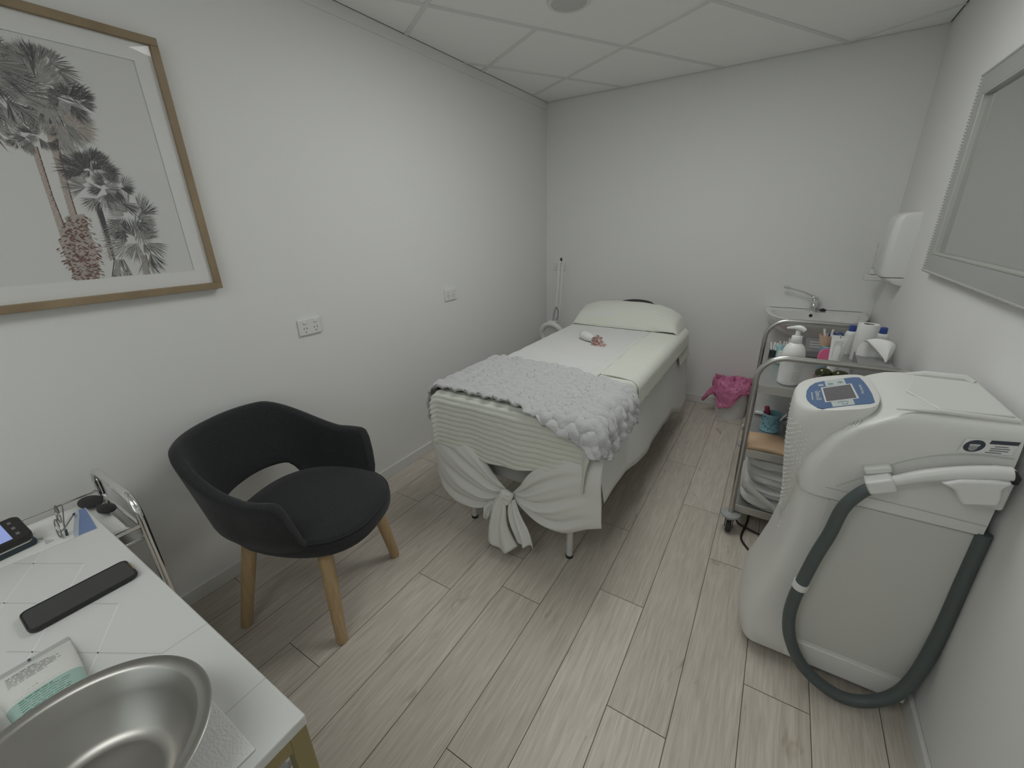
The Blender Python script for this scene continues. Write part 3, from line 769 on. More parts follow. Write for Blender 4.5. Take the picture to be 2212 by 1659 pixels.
# bud vase lying down with pink flowers
t = thing('bud_vase', 'small white bud vase lying on its side on the bed', 'vase', (.895, -1.130, BT+.052), R(-36))
MB().lathe([(.0001, -.078), (.018, -.078), (.026, -.068), (.031, -.04), (.030, -.01), (.026, .025), (.020, .052), (.017, .066), (.014, .066), (.017, .05), (.0001, .045)], n=32, mtx=Matrix.Rotation(R(92), 4, 'Y')).build('body', 'ceramic', t, ang=60)
t = thing('flower_bunch', 'bunch of pale pink artificial flowers spilling from the white vase', 'flowers', (.895, -1.130, BT+.052), R(-36))
rnd = random.Random(5)
spots = [(.085, .012, .0), (.088, -.016, .004), (.105, .0, .012), (.115, .022, -.012), (.112, -.022, -.012), (.128, .004, -.006), (.095, .026, .006), (.10, -.03, -.01), (.13, -.016, -.014), (.095, .002, .022), (.168, .012, -.016), (.158, -.006, -.014)]
mb = MB()
for (x, y, z) in spots: mb.tube(catmull([(.05, 0, 0), (.075, y*.5, z*.5+.004), (x, y, z)], 4), .0014, 6)
mb.build('stem', 'stem', t)
for i, (x, y, z) in enumerate(spots):
    mb = MB(); s = .8 if i > 9 else 1.0
    mb.ball((x, y, z), .009*s, nu=10, nv=6)
    for k in range(7):
        a = 2*PI*k/7+rnd.random()
        def pet(u, v):
            w = (u-.5)*.016*s*math.sin((v*.85+.12)*PI); L = .0145*s*v
            d = Vector((.35+.5*v, math.cos(a), math.sin(a))).normalized()
            sd = Vector((0, -math.sin(a), math.cos(a)))
            return Vector((x, y, z))+d*(.004+L)+sd*w+Vector((.004*s*v*v, 0, 0))
        mb.grid(pet, 4, 5)
    mb.build('blossom', 'rose' if i % 4 else 'rose_dark', t, fix=False, ang=80)

# ------------------------------------------------------------------ armchair
t = thing('armchair', 'charcoal fabric tub armchair with round oak legs by the left wall', 'armchair', (.43, -2.915, 0), math.atan2(.356, .934))
def plan(tt):
    s = 1 if tt >= 0 else -1; q = abs(tt)
    if q < .60:
        an = q/.60*PI/2; return Vector((-.015-.250*math.cos(an)**.86, s*.262*math.sin(an)**.86, 0))
    k = (q-.60)/.40; return Vector((-.015+.190*k, s*(.262+.006*math.sin(k*PI)-.022*k*k), 0))
def ztop(q):
    z = .795-.006*(q/.3)**2
    z = z*(1-smooth(.26, .66, q))+.655*smooth(.26, .66, q)
    return z-.20*smooth(.84, 1.0, q)**2.4
def zbot(q):
    hole = .522-.02*(q/.3)**2
    return hole*(1-smooth(.26, .44, q))+.383*smooth(.26, .44, q)
def lean(q, z):
    b_ = 1-smooth(.3, .68, q); h_ = max(0, z-.46)
    return -.16*h_*b_*1.2-.0*(1-b_), .10*h_
rg = []; NT = 72; NS = 8
for i in range(NT+1):
    tt = -1+2*i/NT; q = abs(tt); e_ = 1e-3
    P0 = plan(tt); Tn = (plan(min(1, tt+e_))-plan(max(-1, tt-e_))).normalized(); N = Vector((Tn.y, -Tn.x, 0))     # outward
    if N.dot(P0-Vector((.1, 0, 0))) < 0: N = -N
    zt, zb = ztop(q), zbot(q); th = .021*(1-.25*smooth(.9, 1, q)); ring = []
    def pos(z, o_):
        lu, lv = lean(q, z); tuck = .050*smooth(.50, .385, z)
        c_ = P0+Vector((lu, 0, 0))+N*(lv*.9-tuck+o_); return Vector((c_.x, c_.y, z))
    zs = [zb+th+(zt-zb-2*th)*k/NS for k in range(NS+1)]
    for z in zs: ring.append(pos(z, th))
    for k in range(1, 6):
        an = PI*k/6; ring.append(pos(zt-th+th*math.sin(an), th*math.cos(an)))
    for z in zs[::-1]: ring.append(pos(z, -th))
    for k in range(1, 6):
        an = PI*k/6; ring.append(pos(zb+th-th*math.sin(an), -th*math.cos(an)))
    rg.append(ring)
MB().rings(rg).build('shell', 'chair_fabric', t, ang=60)
mb = MB()
def seat_ring(sc_, z, front=.0):
    out = []
    for k in range(56):
        an = 2*PI*k/56; c_, s_ = math.cos(an), math.sin(an)
        u = .040+.278*math.copysign(abs(c_)**.80, c_)*sc_; v = .250*math.copysign(abs(s_)**.80, s_)*sc_
        out.append(Vector((u, v, z-.010*smooth(.12, .32, u))))
    return out
mb.rings([seat_ring(*q) for q in ((.86, .392), (.95, .396), (.99, .410), (1.0, .432), (.995, .452), (.97, .466), (.93, .473), (.7, .480), (.35, .483), (.01, .484))])
mb.build('seat', 'chair_fabric', t, ang=60)
sm = seat_ring(.985, .4615); MB().tube(sm, .003, 6, closed=True).build('piping', 'chair_fabric', t)
for su in (1, -1):
    for sv in (1, -1):
        a = Vector((.02+su*.155, sv*.165, .405)); b_ = Vector((su*.213, sv*.226, 0))
        MB().tube([b_, b_.lerp(a, .02), b_.lerp(a, .5), a], [.0185, .0205, .0245, .0270], 20).build('leg', 'oak', t)

# ------------------------------------------------------------------ work table, bottom left
TX0, TX1, TY0, TY1, TZ = .322, 1.373, -4.10, -3.470, .75
t = thing('work_table', 'white table with grooved top and brass coloured legs in front', 'table', (.85, -3.79, 0))
def tl(x, y): return (x-.85, y+3.79)
mb = MB(); a0, b0_ = tl(TX0, TY0); a1, b1_ = tl(TX1, TY1)
tt_ = mb.box(a0, a1, b0_, b1_, .728, TZ).build('tabletop', 'desk_white', t, bevel=.003)
mb = MB()
def gline(p, q, mi_, w=.0013):
    p, q = Vector((*tl(*p), 0)), Vector((*tl(*q), 0)); d = (q-p).normalized(); n_ = Vector((-d.y, d.x, 0))*w
    mb.m(mi_).add([Vector((v.x, v.y, TZ+.0002)) for v in (p-n_, q-n_, q+n_, p+n_)], [(0, 1, 2, 3)])
for xk in (.400, .616, .837, 1.049, 1.262):
    for s in (-1, 1):
        L_ = .30; q = (xk+s*L_*.866, -3.546-L_*.5)
        if q[0] < TX0+.004: f_ = (xk-TX0-.004)/(L_*.866); q = (xk-L_*f_*.866, -3.546-L_*f_*.5)
        if q[0] > TX1-.004: f_ = (TX1-.004-xk)/(L_*.866); q = (xk+L_*f_*.866, -3.546-L_*f_*.5)
        if xk > 1.2 and s < 0: q = (1.14, -3.546-.07)
        gline((xk, -3.546), q, 0 if s < 0 else 1)
gline((1.052, -3.4715), (1.049, -3.546), 0); gline((1.260, -3.4715), (1.262, -3.546), 0)
mb.build('groove_pattern', ['groove', 'groove_l'], tt_, smooth=False, fix=False)
bs = .028
for (x, y) in ((TX1-.002-bs, TY1-.002-bs), (TX1-.002-bs, TY0+.02), (.60, TY1-.002-bs), (.60, TY0+.02)):
    a, b_ = tl(x, y); MB().box(a, a+bs, b_, b_+bs, 0, .7275).build('leg', 'brass', t, smooth=False, bevel=.002)
for a in ((TX1-.002-bs, TX1-.002, TY0+.02+bs, TY1-.002-bs), (.60+bs, TX1-.002-bs, TY1-.002-bs, TY1-.002), (.60+bs, TX1-.002-bs, TY0+.02, TY0+.02+bs)):
    q, w = tl(a[0], a[2]); q2, w2 = tl(a[1], a[3]); MB().box(q, q2, w, w2, .700, .7275).build('rail', 'brass', t, smooth=False)
# white drawer unit under the table, with a dark gap and small boxes on its lower deck
t = thing('storage_cart', 'white storage cart standing under the brass legged table', 'cart', (1.10, -3.80, 0))
for (z0, z1) in ((.58, .60), (.36, .38), (.10, .12)): MB().box(-.20, .207, -.24, .326, z0, z1).build('shelf', 'desk_white', t, smooth=False, bevel=.003)
for (x, y) in ((-.2, -.24), (.208, -.24), (-.2, .280), (.208, .280)): MB().box(x, x+.016, y, y+.022, 0, .612).build('post', 'plastic_grey', t, smooth=False)
tag(MB().box(-.05, .05, -.06, .06, 0, .055).build('small_box', 'box_white', smooth=False, bevel=.003, loc=(1.245, -3.545, .380)), 'small white box on the cart under the table', 'box')
tag(MB().box(-.06, .06, -.05, .05, 0, .06).build('small_box', 'maroon', smooth=False, bevel=.003, loc=(1.20, -3.66, .380)), 'small dark box on the cart under the table', 'box')

# ------------------------------------------------------------------ things on the table
tag(MB().box(-.055, .085, -.14, .13, 0, .004).build('paper_towel', 'towel_paper', smooth=False, bevel=.001, loc=(1.27, -3.668, TZ+.0005)), 'folded white embossed paper towel under the steel bowl', 'paper towel')
BC = (1.240, -3.683, TZ+.0045)
tag(MB().lathe([(.0001, .0), (.078, 0), (.090, .010), (.118, .052), (.130, .079), (.1335, .0825), (.145, .0835), (.1465, .086), (.144, .0875), (.131, .0855), (.1275, .082), (.116, .055), (.088, .0145), (.074, .006), (.070, .007), (.0001, .006)], n=96).build('steel_bowl', 'steel_bowl', loc=BC, ang=50), 'round stainless steel bowl with flat rim at the table corner', 'bowl')
t = thing('cream_tube', 'white and green cream tube lying beside the steel bowl', 'tube', (.945, -3.676, TZ+.0005))
def tsec(x, hw, th):
    return [Vector((x, hw*math.copysign(abs(math.cos(2*PI*k/32))**.8, math.cos(2*PI*k/32)), th+th*math.copysign(abs(math.sin(2*PI*k/32))**.9, math.sin(2*PI*k/32)))) for k in range(32)]
def hwx(x): return .050-.065*max(0, x+.02)*.5 if x < .09 else .034
mb = MB(); xs = [-.082, -.06, -.02, .0, .038]
mb.rings([tsec(-.082, .050, .0012), tsec(-.06, .0495, .006), tsec(-.02, .0485, .0115), tsec(.0, .0475, .0135), tsec(.034, .0455, .015)])
mb.build('tube_body', 'tube_white', t, ang=50)
MB().rings([tsec(.034, .0456, .0151), tsec(.06, .0435, .0158), tsec(.085, .040, .016), tsec(.098, .030, .0155)]).build('tube_shoulder', 'tube_green', t, ang=50)
MB().rings([tsec(.098, .021, .0150), tsec(.125, .021, .0150)]).build('cap', 'tube_green', t)
MB().box(-.094, -.082, -.050, .050, 0, .0024).build('crimp', 'tube_crimp', t, smooth=False)
mb = MB()
def tztop(x): return 2*(.0012 if x < -.08 else (.0012+(x+.082)/.022*.0048 if x < -.06 else (.006+(x+.06)/.04*.0055 if x < -.02 else (.0115+(x+.02)/.054*.0035 if x < .034 else .0151+(x-.034)*.018))))
rnd = random.Random(3)
def tline(x, y0, y1, mi_, w=.0011):
    y = y0
    while y < y1:
        L_ = rnd.uniform(.004, .012); e_ = min(y+L_, y1)
        for (p_, q_) in ((y, e_),):
            zz = lambda yy: tztop(x)*.5+tztop(x)*.5*max(.05, 1-(abs(yy)/.047)**2.2)**.42+.0006
            mb.m(mi_).add([(x-w*.6, p_, zz(p_)), (x+w*.6, p_, zz(p_)), (x+w*.6, q_, zz(q_)), (x-w*.6, q_, zz(q_))], [(0, 1, 2, 3)])
        y = e_+.0018
for k, (ya, yb) in enumerate(((-.034, .004), (-.034, .020), (-.034, .030), (-.034, .026), (-.034, .031), (-.034, .024), (-.034, .012))): tline(-.056+.0068*k, ya, yb, 0, .0014 if k == 0 else .0010)
mbw = mb; mb = MB()
for k, (ya, yb) in enumerate(((-.030, .010), (-.030, .030), (-.030, .028), (-.030, .020), (-.030, .027), (-.030, .024), (-.030, -.010))): tline(.040+.0062*k, ya, yb, 1, .0013 if k == 0 else .0009)
mb.build('green_print', ['ink', 'ink_green', 'ink_lime', 'ink_grey'], t, smooth=False, fix=False); mb = mbw
tline(.006, -.030, .026, 3, .0004); tline(.028, -.034, .026, 3, .0004); tline(.013, .004, .022, 3); tline(.019, .004, .022, 3)
for x in (.011, .014, .017, .020): tline(x, -.016, -.004, 2, .0018)
mb.build('print', ['ink', 'ink_green', 'ink_lime', 'ink_grey'], t, smooth=False, fix=False)
mb = MB(); mb.box(-.0945, -.086, -.004, .000, .0023, .0027).build('colour_mark', 'ink', t, smooth=False)
tag(MB().lathe([(.0001, -.055), (.020, -.055), (.022, -.052), (.022, .05), (.020, .055), (.0001, .055)], n=28, mtx=Matrix.Rotation(R(90), 4, 'Y')).build('dark_jar', 'dark', loc=(1.008, -3.762, TZ+.0225)), 'black cylindrical bottle lying beside the cream tube at the photo edge', 'bottle')
# phone in a black case
t = thing('mobile_phone', 'mobile phone in a black case lying face up on the table', 'phone', (.7455, -3.578, TZ+.0005), R(0))
def rr(hx, hy, r, n=6):
    out = []
    for cx_, cy_, a0 in ((hx-r, hy-r, 0), (-hx+r, hy-r, PI/2), (-hx+r, -hy+r, PI), (hx-r, -hy+r, 3*PI/2)):
        out += [(cx_+r*math.cos(a0+PI/2*k/n), cy_+r*math.sin(a0+PI/2*k/n)) for k in range(n+1)]
    return out
def loft_rr(mb, rows_):
    mb.rings([[Vector((x, y, z)) for x, y in rr(hx, hy, r_)] for hx, hy, r_, z in rows_])
mb = MB(); loft_rr(mb, [(.036, .082, .012, 0), (.0395, .0855, .013, .003), (.0405, .0865, .013, .009), (.0395, .0855, .0125, .0120), (.0378, .0838, .012, .0122), (.0372, .0832, .012, .0105), (.001, .001, .0005, .0105)])
mb.build('case', 'phone_black', t, ang=40)
mb = MB(); loft_rr(mb, [(.0368, .0828, .011, .0104), (.0366, .0826, .011, .0112)]); mb.build('screen', 'phone_glass', t)
MB().box(-.018, .018, .0835, .0870, .0085, .0126).build('speaker_notch', 'brass', t, smooth=False, bevel=.002)
# brochure
t = thing('brochure', 'white printed brochure with a blue corner on the table', 'brochure', (.394, -3.58, TZ+.0004), R(-5))
MB().box(-.075, .075, -.15, .103, 0, .0009).build('sheet', 'paper', t, smooth=False)
mb = MB()
def mk(pts, mi_, z=.0012): mb.m(mi_).add([(x, y, z) for x, y in pts], [tuple(range(len(pts)))])
mk([(-.0745, .088), (-.0745, .102), (.0745, .102), (.0745, .066), (.045, .071), (0, .078), (-.04, .085)], 0)
mk([(-.0745, .078), (-.0745, .088), (-.04, .085), (0, .078), (.045, .071), (.0745, .066), (.0745, .058), (.045, .060), (0, .068), (-.04, .075)], 1, .0011)
mb.build('blue_corner', ['broch_blue', 'broch_pale'], t, smooth=False, fix=False); mb = MB()
for s in range(6): mk([(.0+.008*s, .0+.005*s), (.004+.008*s, .0+.005*s), (.010+.008*s, .010), (.006+.008*s, .010)], 2)
for (x, y, w, h_) in ((-.035, -.02, .012, .003), (-.038, -.02, .003, .02), (.01, -.035, .014, .003), (.022, -.035, .003, .018), (-.02, -.075, .012, .003), (-.02, -.10, .003, .025), (.03, -.09, .02, .003), (.035, -.12, .003, .03), (-.01, -.055, .010, .003)):
    mk([(x, y), (x+w, y), (x+w, y+h_), (x, y+h_)], 3)
mb.build('print', ['broch_blue', 'broch_pale', 'ink_grey', 'ink_grey'], t, smooth=False, fix=False)
t = thing('leaflet', 'small white leaflet with a feather shaped print beside the brochure', 'leaflet', (.40, -3.60, TZ+.0016), R(-5)) if False else None
# folded eyeglasses
t = thing('eyeglasses', 'pair of thin wire framed eyeglasses folded on the brochure', 'eyeglasses', (.398, -3.535, TZ+.0022), R(-12)); t.scale = (1.25, 1.25, 1.25)
for s in (-1, 1):
    P = [(s*.034+.024*math.cos(2*PI*k/24), 0, .020+.018*math.sin(2*PI*k/24)) for k in range(24)]
    MB().tube(P, .0011, 6, closed=True).build('rim', 'wire', t)
    MB().lathe([(.0001, -.0003), (.023, -.0003), (.023, .0003), (.0001, .0003)], n=24, mtx=Matrix.Translation((s*.034, 0, .020)) @ Matrix.Rotation(R(90), 4, 'X') @ Matrix.Scale(.78, 4, (0, 1, 0))).build('lens', 'clear_glass', t)
    tm = MB().tube(catmull([(s*.060, 0, .026), (s*.058, .008, .024), (-s*.010, .013+.006*s, .013), (-s*.038, .014+.006*s, .006)], 5), .0012, 6).build('temple', 'wire', t)
    MB().tube([(-s*.028, .014+.006*s, .008), (-s*.044, .0145+.006*s, .0035)], [.002, .0024], 8).build('tip', 'navy', tm)
MB().tube(catmull([(-.010, 0, .026), (0, .002, .030), (.010, 0, .026)], 5), .0011, 6).build('bridge', 'wire', t)
# card reader on a dock
t = thing('card_reader', 'handheld card reader with a lit blue screen at the table left edge', 'card reader', (.405, -3.668, TZ+.0005), R(90+6))
MB().box(-.085, .085, -.028, .045, 0, .020).build('dock', 'navy', t, bevel=.008, bseg=3)
mm = Matrix.Translation((0, .000, .047)) @ Matrix.Rotation(R(24), 4, 'X')
mb = MB(); vs_ = []
mb.rings([[mm @ Vector((x, y, z)) for x, y in rr(hx, hy, r_)] for hx, hy, r_, z in [(.078, .036, .010, -.026), (.080, .038, .011, -.012)]]); mb.build('cradle', 'plastic_warm', t, ang=40)
mb = MB(); mb.rings([[mm @ Vector((x, y, z)) for x, y in rr(hx, hy, r_)] for hx, hy, r_, z in [(.078, .036, .010, -.012), (.082, .040, .012, -.008), (.082, .040, .012, .006), (.079, .037, .011, .010)]]); bdy = mb.build('body', 'phone_black', t, ang=40)
mb = MB(); mb.box(-.074, .050, -.030, .028, .0098, .0106, mm); mb.build('screen', 'reader_screen', bdy, smooth=False)
for y in (-.02, 0, .02):
    MB().box(.059, .065, y-.004, y+.004, .0098, .0108, mm).build('key', 'grey_box', bdy, smooth=False)

# ------------------------------------------------------------------ chrome trolley against the left wall
t = thing('chrome_trolley', 'chrome framed trolley standing between table and left wall', 'trolley', (.275, -3.70, 0))
hx0, hx1 = .098-.275, .456-.275
def hoop(y, zt=.775, r=.065):
    P = [(hx0, y, .10)]
    P += [(hx0+r-r*math.cos(PI/2*k/8), y, zt-r+r*math.sin(PI/2*k/8)) for k in range(9)]
    P += [(hx1-r+r*math.sin(PI/2*k/8), y, zt-r+r*math.cos(PI/2*k/8)) for k in range(9)]
    P += [(hx1, y, .10)]; return P
for y, zt_ in ((.305, .775), (-.305, .712)): MB().tube(hoop(y, zt_), .0105, 14).build('end_frame', 'chrome', t)
for z in (.650, .36, .13):
    MB().box(hx0+.008, hx1-.008, -.298, .298, z-.012, z).build('shelf', 'steel_shelf', t, bevel=.003)
mb = MB()
for x in (hx0, hx1): mb.tube([(x, -.305, .690), (x, .305, .690)], .005, 10)
mb.tube([(hx0, .305, .672), (hx1, .305, .672)], .005, 10); mb.build('guard_rail', 'chrome', t)
for x in (hx0, hx1):
    for y in (.305, -.305):
        c_ = MB().box(x-.012, x+.012, y-.014, y+.014, .055, .10).build('caster', 'plastic_grey', t, bevel=.003)
        MB().lathe([(.0001, -.012), (.026, -.012), (.029, -.008), (.029, .008), (.026, .012), (.0001, .012)], n=20, mtx=Matrix.Translation((x, y, .029)) @ Matrix.Rotation(R(90), 4, 'Y')).build('wheel', 'rubber', c_)
def crump(u, v):
    x = -.155+.31*u; y = -.28+.56*v; return Vector((x+.275, y-3.70, .670+.010*abs(nz(x*11, y*8, 3))+.004*abs(nz(x*30, y*30, 1))+.010*smooth(.85, 1, u)))
tag(MB().grid(crump, 40, 60).build('paper_liner', 'paper', solid=.001, soff=1), 'crumpled white paper lining the top of the chrome trolley', 'paper')
t = thing('eye_shields', 'black butterfly shaped eye shield lying on the chrome trolley', 'eye shield', (.212, -3.431, .688), R(5))
for s, w in ((-1, .048), (1, .036)):
    MB().lathe([(.0001, 0), (w, 0), (w*.98, .004), (w*.6, .008), (.0001, .009)], n=28, mtx=Matrix.Translation((s*.046, -.002 if s < 0 else .004, 0)) @ Matrix.Scale(.58, 4, (0, 1, 0))).build('cup', 'dark', t)
MB().box(-.02, .02, -.006, .006, .0, .004).build('bridge', 'dark', t, bevel=.001)
tag(MB().box(-.06, .06, -.05, .05, 0, .06).build('black_pouch', 'rubber', bevel=.015, bseg=3, loc=(.33, -3.50, .361)), 'black pouch on the middle shelf of the chrome trolley', 'pouch')

# ------------------------------------------------------------------ steel trolley on the right
SX0, SX1, SY0, SY1 = 1.886, 2.428, -1.640, -.835
t = thing('steel_trolley', 'three shelf stainless steel trolley with curved handles by the basin', 'trolley', ((SX0+SX1)/2, (SY0+SY1)/2, 0))
ox, oy = (SX0+SX1)/2, (SY0+SY1)/2
def hoop2(y, zt=.918, r=.105):
    a, b_ = SX0-ox, SX1-ox
    P = [(a-.022*0, y, .085)]
    P += [(a+r-r*math.cos(PI/2*k/10), y, zt-r+r*math.sin(PI/2*k/10)) for k in range(11)]
    P += [(b_-r+r*math.sin(PI/2*k/10), y, zt-r+r*math.cos(PI/2*k/10)) for k in range(11)]
    return P+[(b_, y, .085)]
for y in (SY0-oy, SY1-oy): MB().tube(hoop2(y), .0125, 16).build('end_frame', 'steel', t)
for z in (.785, .463, .150):
    mb = MB(); a, b_, c_, d_ = SX0-ox+.010, SX1-ox-.010, SY0-oy+.008, SY1-oy-.008
    mb.box(a, b_, c_, d_, z-.004, z); mb.box(a, b_, c_, c_+.002, z-.040, z-.004); mb.box(a, b_, d_-.002, d_, z-.040, z-.004)
    mb.box(a, a+.002, c_, d_, z-.040, z-.004); mb.box(b_-.002, b_, c_, d_, z-.040, z-.004)
    mb.build('shelf', 'steel_shelf', t, smooth=False, bevel=.0015)
for x in (SX0-ox, SX1-ox):
    for y in (SY0-oy, SY1-oy):
        bmp = MB().lathe([(.0001, .085), (.040, .085), (.046, .092), (.044, .100), (.016, .108), (.0001, .108)], (x, y, 0), 28).build('bumper', 'plastic_grey', t, ang=50)
        MB().lathe([(.0001, .066), (.022, .066), (.024, .075), (.022, .085), (.0001, .085)], (x, y, 0), 20).build('swivel', 'steel', bmp)
        mb = MB(); mb.box(x-.019, x-.015, y-.02, y+.014, .025, .07); mb.box(x+.015, x+.019, y-.02, y+.014, .025, .07); mb.build('fork', 'dark', bmp, smooth=False, bevel=.002)
        MB().lathe([(.0001, -.012), (.031, -.012), (.035, -.008), (.035, .008), (.031, .012), (.0001, .012)], n=24, mtx=Matrix.Translation((x, y-.012, .035)) @ Matrix.Rotation(R(90), 4, 'Y')).build('wheel', 'rubber', bmp)
Z1, Z2, Z3 = .7855, .4635, .1505
# top shelf
t = thing('pump_bottle', 'tall white lotion pump bottle at the front of the steel trolley', 'bottle', (2.005, -1.560, Z1), R(-20))
MB().lathe([(.0001, 0), (.036, 0), (.0405, .004), (.0415, .02), (.0425, .12), (.0425, .135), (.0405, .152), (.034, .168), (.024, .180), (.0195, .184), (.0001, .184)], n=48).build('body', 'plastic_white', t, ang=50)
MB().lathe([(.0195, .183), (.0205, .184), (.0195, .212), (.018, .214), (.009, .214), (.009, .236), (.0001, .236)], n=32, cap=True).build('collar', 'plastic_white', t, ang=50)
MB().tube(catmull([(.024, -.0, .238), (.012, 0, .246), (-.006, 0, .248), (-.024, 0, .245), (-.044, 0, .240)], 5), [.008, .0085, .009, .0095, .010, .0105, .011, .011, .011, .0105, .010, .009, .008, .0075, .007, .0065, .006, .0055, .005, .0045, .004], 12).build('pump_head', 'plastic_white', t)
mb = MB()
for k in range(17):
    z = .020+.0063*k
    if 8 <= k <= 8: continue
    pts = []
    for j in range(9):
        a = R(-58+48*(j/8)*(1 if k % 4 else .8)); r = .0424+.0001*(z-.02)*10; pts.append((r*math.cos(a)*1.003, r*math.sin(a)*1.003, z))
    for j in range(8):
        p_, q_ = pts[j], pts[j+1]; mb.add([p_, q_, (q_[0], q_[1], z+.0022), (p_[0], p_[1], z+.0022)], [(0, 1, 2, 3)])
mb.build('label_print', 'groove', t, smooth=False, fix=False)
t = thing('sachet', 'teal and white foil packet behind the lotion pump bottle', 'packet', (1.966, -1.265, Z1), R(12))
def sach(u, v):
    x = (u-.5)*.034*(1-.2*math.sin(v*PI)); return Vector((x+.006*nz(u*5, v*5), -.01*math.sin(u*PI)*(1 if True else 0)+.02*v, .004+.088*v+.003*nz(u*6, v*6, 4)))
mb = MB(); mb.grid(sach, 12, 16); mb.build('pouch', 'teal', t, solid=.012)
MB().box(-.011, .009, -.010, -.002, .040, .066).build('label', 'paper', t, smooth=False)
t = thing('swab_box', 'small black box holding white cotton swabs behind the pump bottle', 'box', (1.936, -1.145, Z1))
MB().box(-.018, .018, -.018, .018, 0, .036).build('box', 'dark', t, smooth=False, bevel=.001)
for (x, y, a) in ((-.010, 0, -8), (-.002, .006, 4), (.006, -.004, 10)): MB().box(-.0035, .0035, -.0035, .0035, 0, .045, Matrix.Translation((x, y, .030)) @ Matrix.Rotation(R(a), 4, 'Y')).build('swab', 'paper', t, smooth=False, bevel=.001)
t = thing('swab_holder', 'clear cup of white sticks next to the black swab box', 'cup', (1.972, -1.10, Z1))
MB().lathe([(.0001, 0), (.017, 0), (.019, .05), (.018, .05), (.016, .003), (.0001, .003)], n=20).build('cup', 'clear_plastic', t)
for (x, a) in ((-.006, -6), (.003, 3), (.008, 9)): MB().tube([(x, 0, .004), (x+.06*math.sin(R(a)), 0, .075)], .003, 8).build('stick', 'paper', t)
tag(MB().lathe([(.0001, 0), (.021, 0), (.026, .085), (.025, .085), (.020, .003), (.0001, .003)], n=24).build('clear_cup', 'clear_plastic', loc=(2.02, -1.06, Z1)), 'clear plastic cup half hidden behind the pump bottle', 'cup')
t = thing('storage_case', 'dark grey ridged storage case on the steel trolley top', 'case', (2.118, -1.01, Z1), R(0))
MB().box(-.045, .045, -.07, .05, 0, .035).build('base', 'grey_box', t, bevel=.004)
mm = Matrix.Translation((0, -.005, .036)) @ Matrix.Rotation(R(20), 4, 'X')
MB().box(-.042, .042, -.055, .06, 0, .022, mm).build('lid', 'grey_box', t, bevel=.006)
mb = MB()
for y in (-.03, -.008, .016): mb.box(-.026, .026, y, y+.008, .0215, .0235, mm)
mb.build('ridge', 'plastic_grey', t, smooth=False)
def lattice(name, label, loc, r, h_, cat='pot'):
    t = thing(name, label, cat, loc)
    MB().lathe([(.0001, 0), (r*.98, 0), (r*1.03, .004), (r*.97, .008), (r*.97, h_-.006), (r*1.02, h_-.003), (r*.97, h_), (r*.90, h_), (r*.90, .006), (.0001, .006)], n=40).build('pot', 'blue_lattice', t, ang=50)
    mb = MB(); rn = random.Random(int(h_*1e4))
    for k in range(120):
        a = 2*PI*rn.random(); z = rn.uniform(.012, h_-.012); tl_ = rn.uniform(-1, 1); L_ = rn.uniform(.0035, .006); w = L_*.4; rad = r*.972
        pts = []
        for j in range(6):
            an = 2*PI*j/6; dx, dz = L_*math.cos(an), w*math.sin(an); dx, dz = dx*math.cos(tl_)-dz*math.sin(tl_), dx*math.sin(tl_)+dz*math.cos(tl_)
            pts.append((rad*math.cos(a+dx/r), rad*math.sin(a+dx/r), z+dz))
        mb.add(pts, [tuple(range(6))])
    mb.build('cutout', 'blue_hole', t, smooth=False, fix=False)
    return t
lattice('lattice_pot', 'pale blue lattice pot behind the white tube on trolley top', (2.165, -1.14, Z1), .036, .085)
tag(MB().lathe([(.0001, 0), (.026, 0), (.036, .052), (.034, .052), (.024, .004), (.0001, .004)], n=28).build('peach_cup', 'cup_peach', loc=(2.150, -1.14, Z1+.0855)), 'peach coloured plastic cup stacked on the blue lattice pot', 'cup')
for i, (x, a) in enumerate(((-.010, -14), (.002, 4))):
    tag(MB().tube([(0, 0, 0), (.075*math.sin(R(a)), 0, .075)], .0048, 10).build('applicator', 'plastic_warm', loc=(2.158+x, -1.14, Z1+.0905)), ('left tilting white applicator in the peach cup', 'upright white applicator in the peach cup')[i], 'applicator')
t = thing('scissors', 'blue handled scissors standing in the peach cup', 'scissors', (2.170, -1.135, Z1+.0905))
P = [(.026+.014*math.cos(2*PI*k/20), 0, .042+.019*math.sin(2*PI*k/20)) for k in range(20)]
MB().tube(P, .0042, 8, closed=True).build('handle', 'blue_cap', t)
P = [(-.002+.012*math.cos(2*PI*k/20), .004, .044+.013*math.sin(2*PI*k/20)) for k in range(20)]
MB().tube(P, .0048, 8, closed=True).build('handle', 'blue_cap', t)
MB().box(.003, .011, -.001, .001, 0, .030).build('blade', 'steel', t, smooth=False)
tag(MB().lathe([(.0001, -.008), (.030, -.008), (.034, 0), (.030, .008), (.0001, .008)], n=28, mtx=Matrix.Rotation(R(70), 4, 'X') @ Matrix.Rotation(R(12), 4, 'Y') @ Matrix.Scale(1.25, 4, (0, 1, 0))).build('sponge', 'pink', loc=(2.152, -1.225, Z1+.047)), 'bright pink oval sponge leaning against the blue lattice pot', 'sponge')
t = thing('white_tube', 'upright white cream tube standing on its cap on the trolley', 'tube', (2.178, -1.322, Z1), R(-8))
def wsec(z, hx, hy): return [Vector((hx*math.cos(2*PI*k/28), hy*math.sin(2*PI*k/28), z)) for k in range(28)]
MB().rings([wsec(.034, .0225, .0215), wsec(.07, .0245, .018), (wsec(.12, .0275, .011)), wsec(.155, .030, .004), wsec(.168, .0315, .0014), wsec(.178, .032, .0014)]).build('tube_body', 'plastic_white', t, ang=50)
MB().lathe([(.0001, 0), (.0215, 0), (.0225, .002), (.022, .033), (.0001, .034)], n=28).build('cap', 'plastic_white', t)
mb = MB()
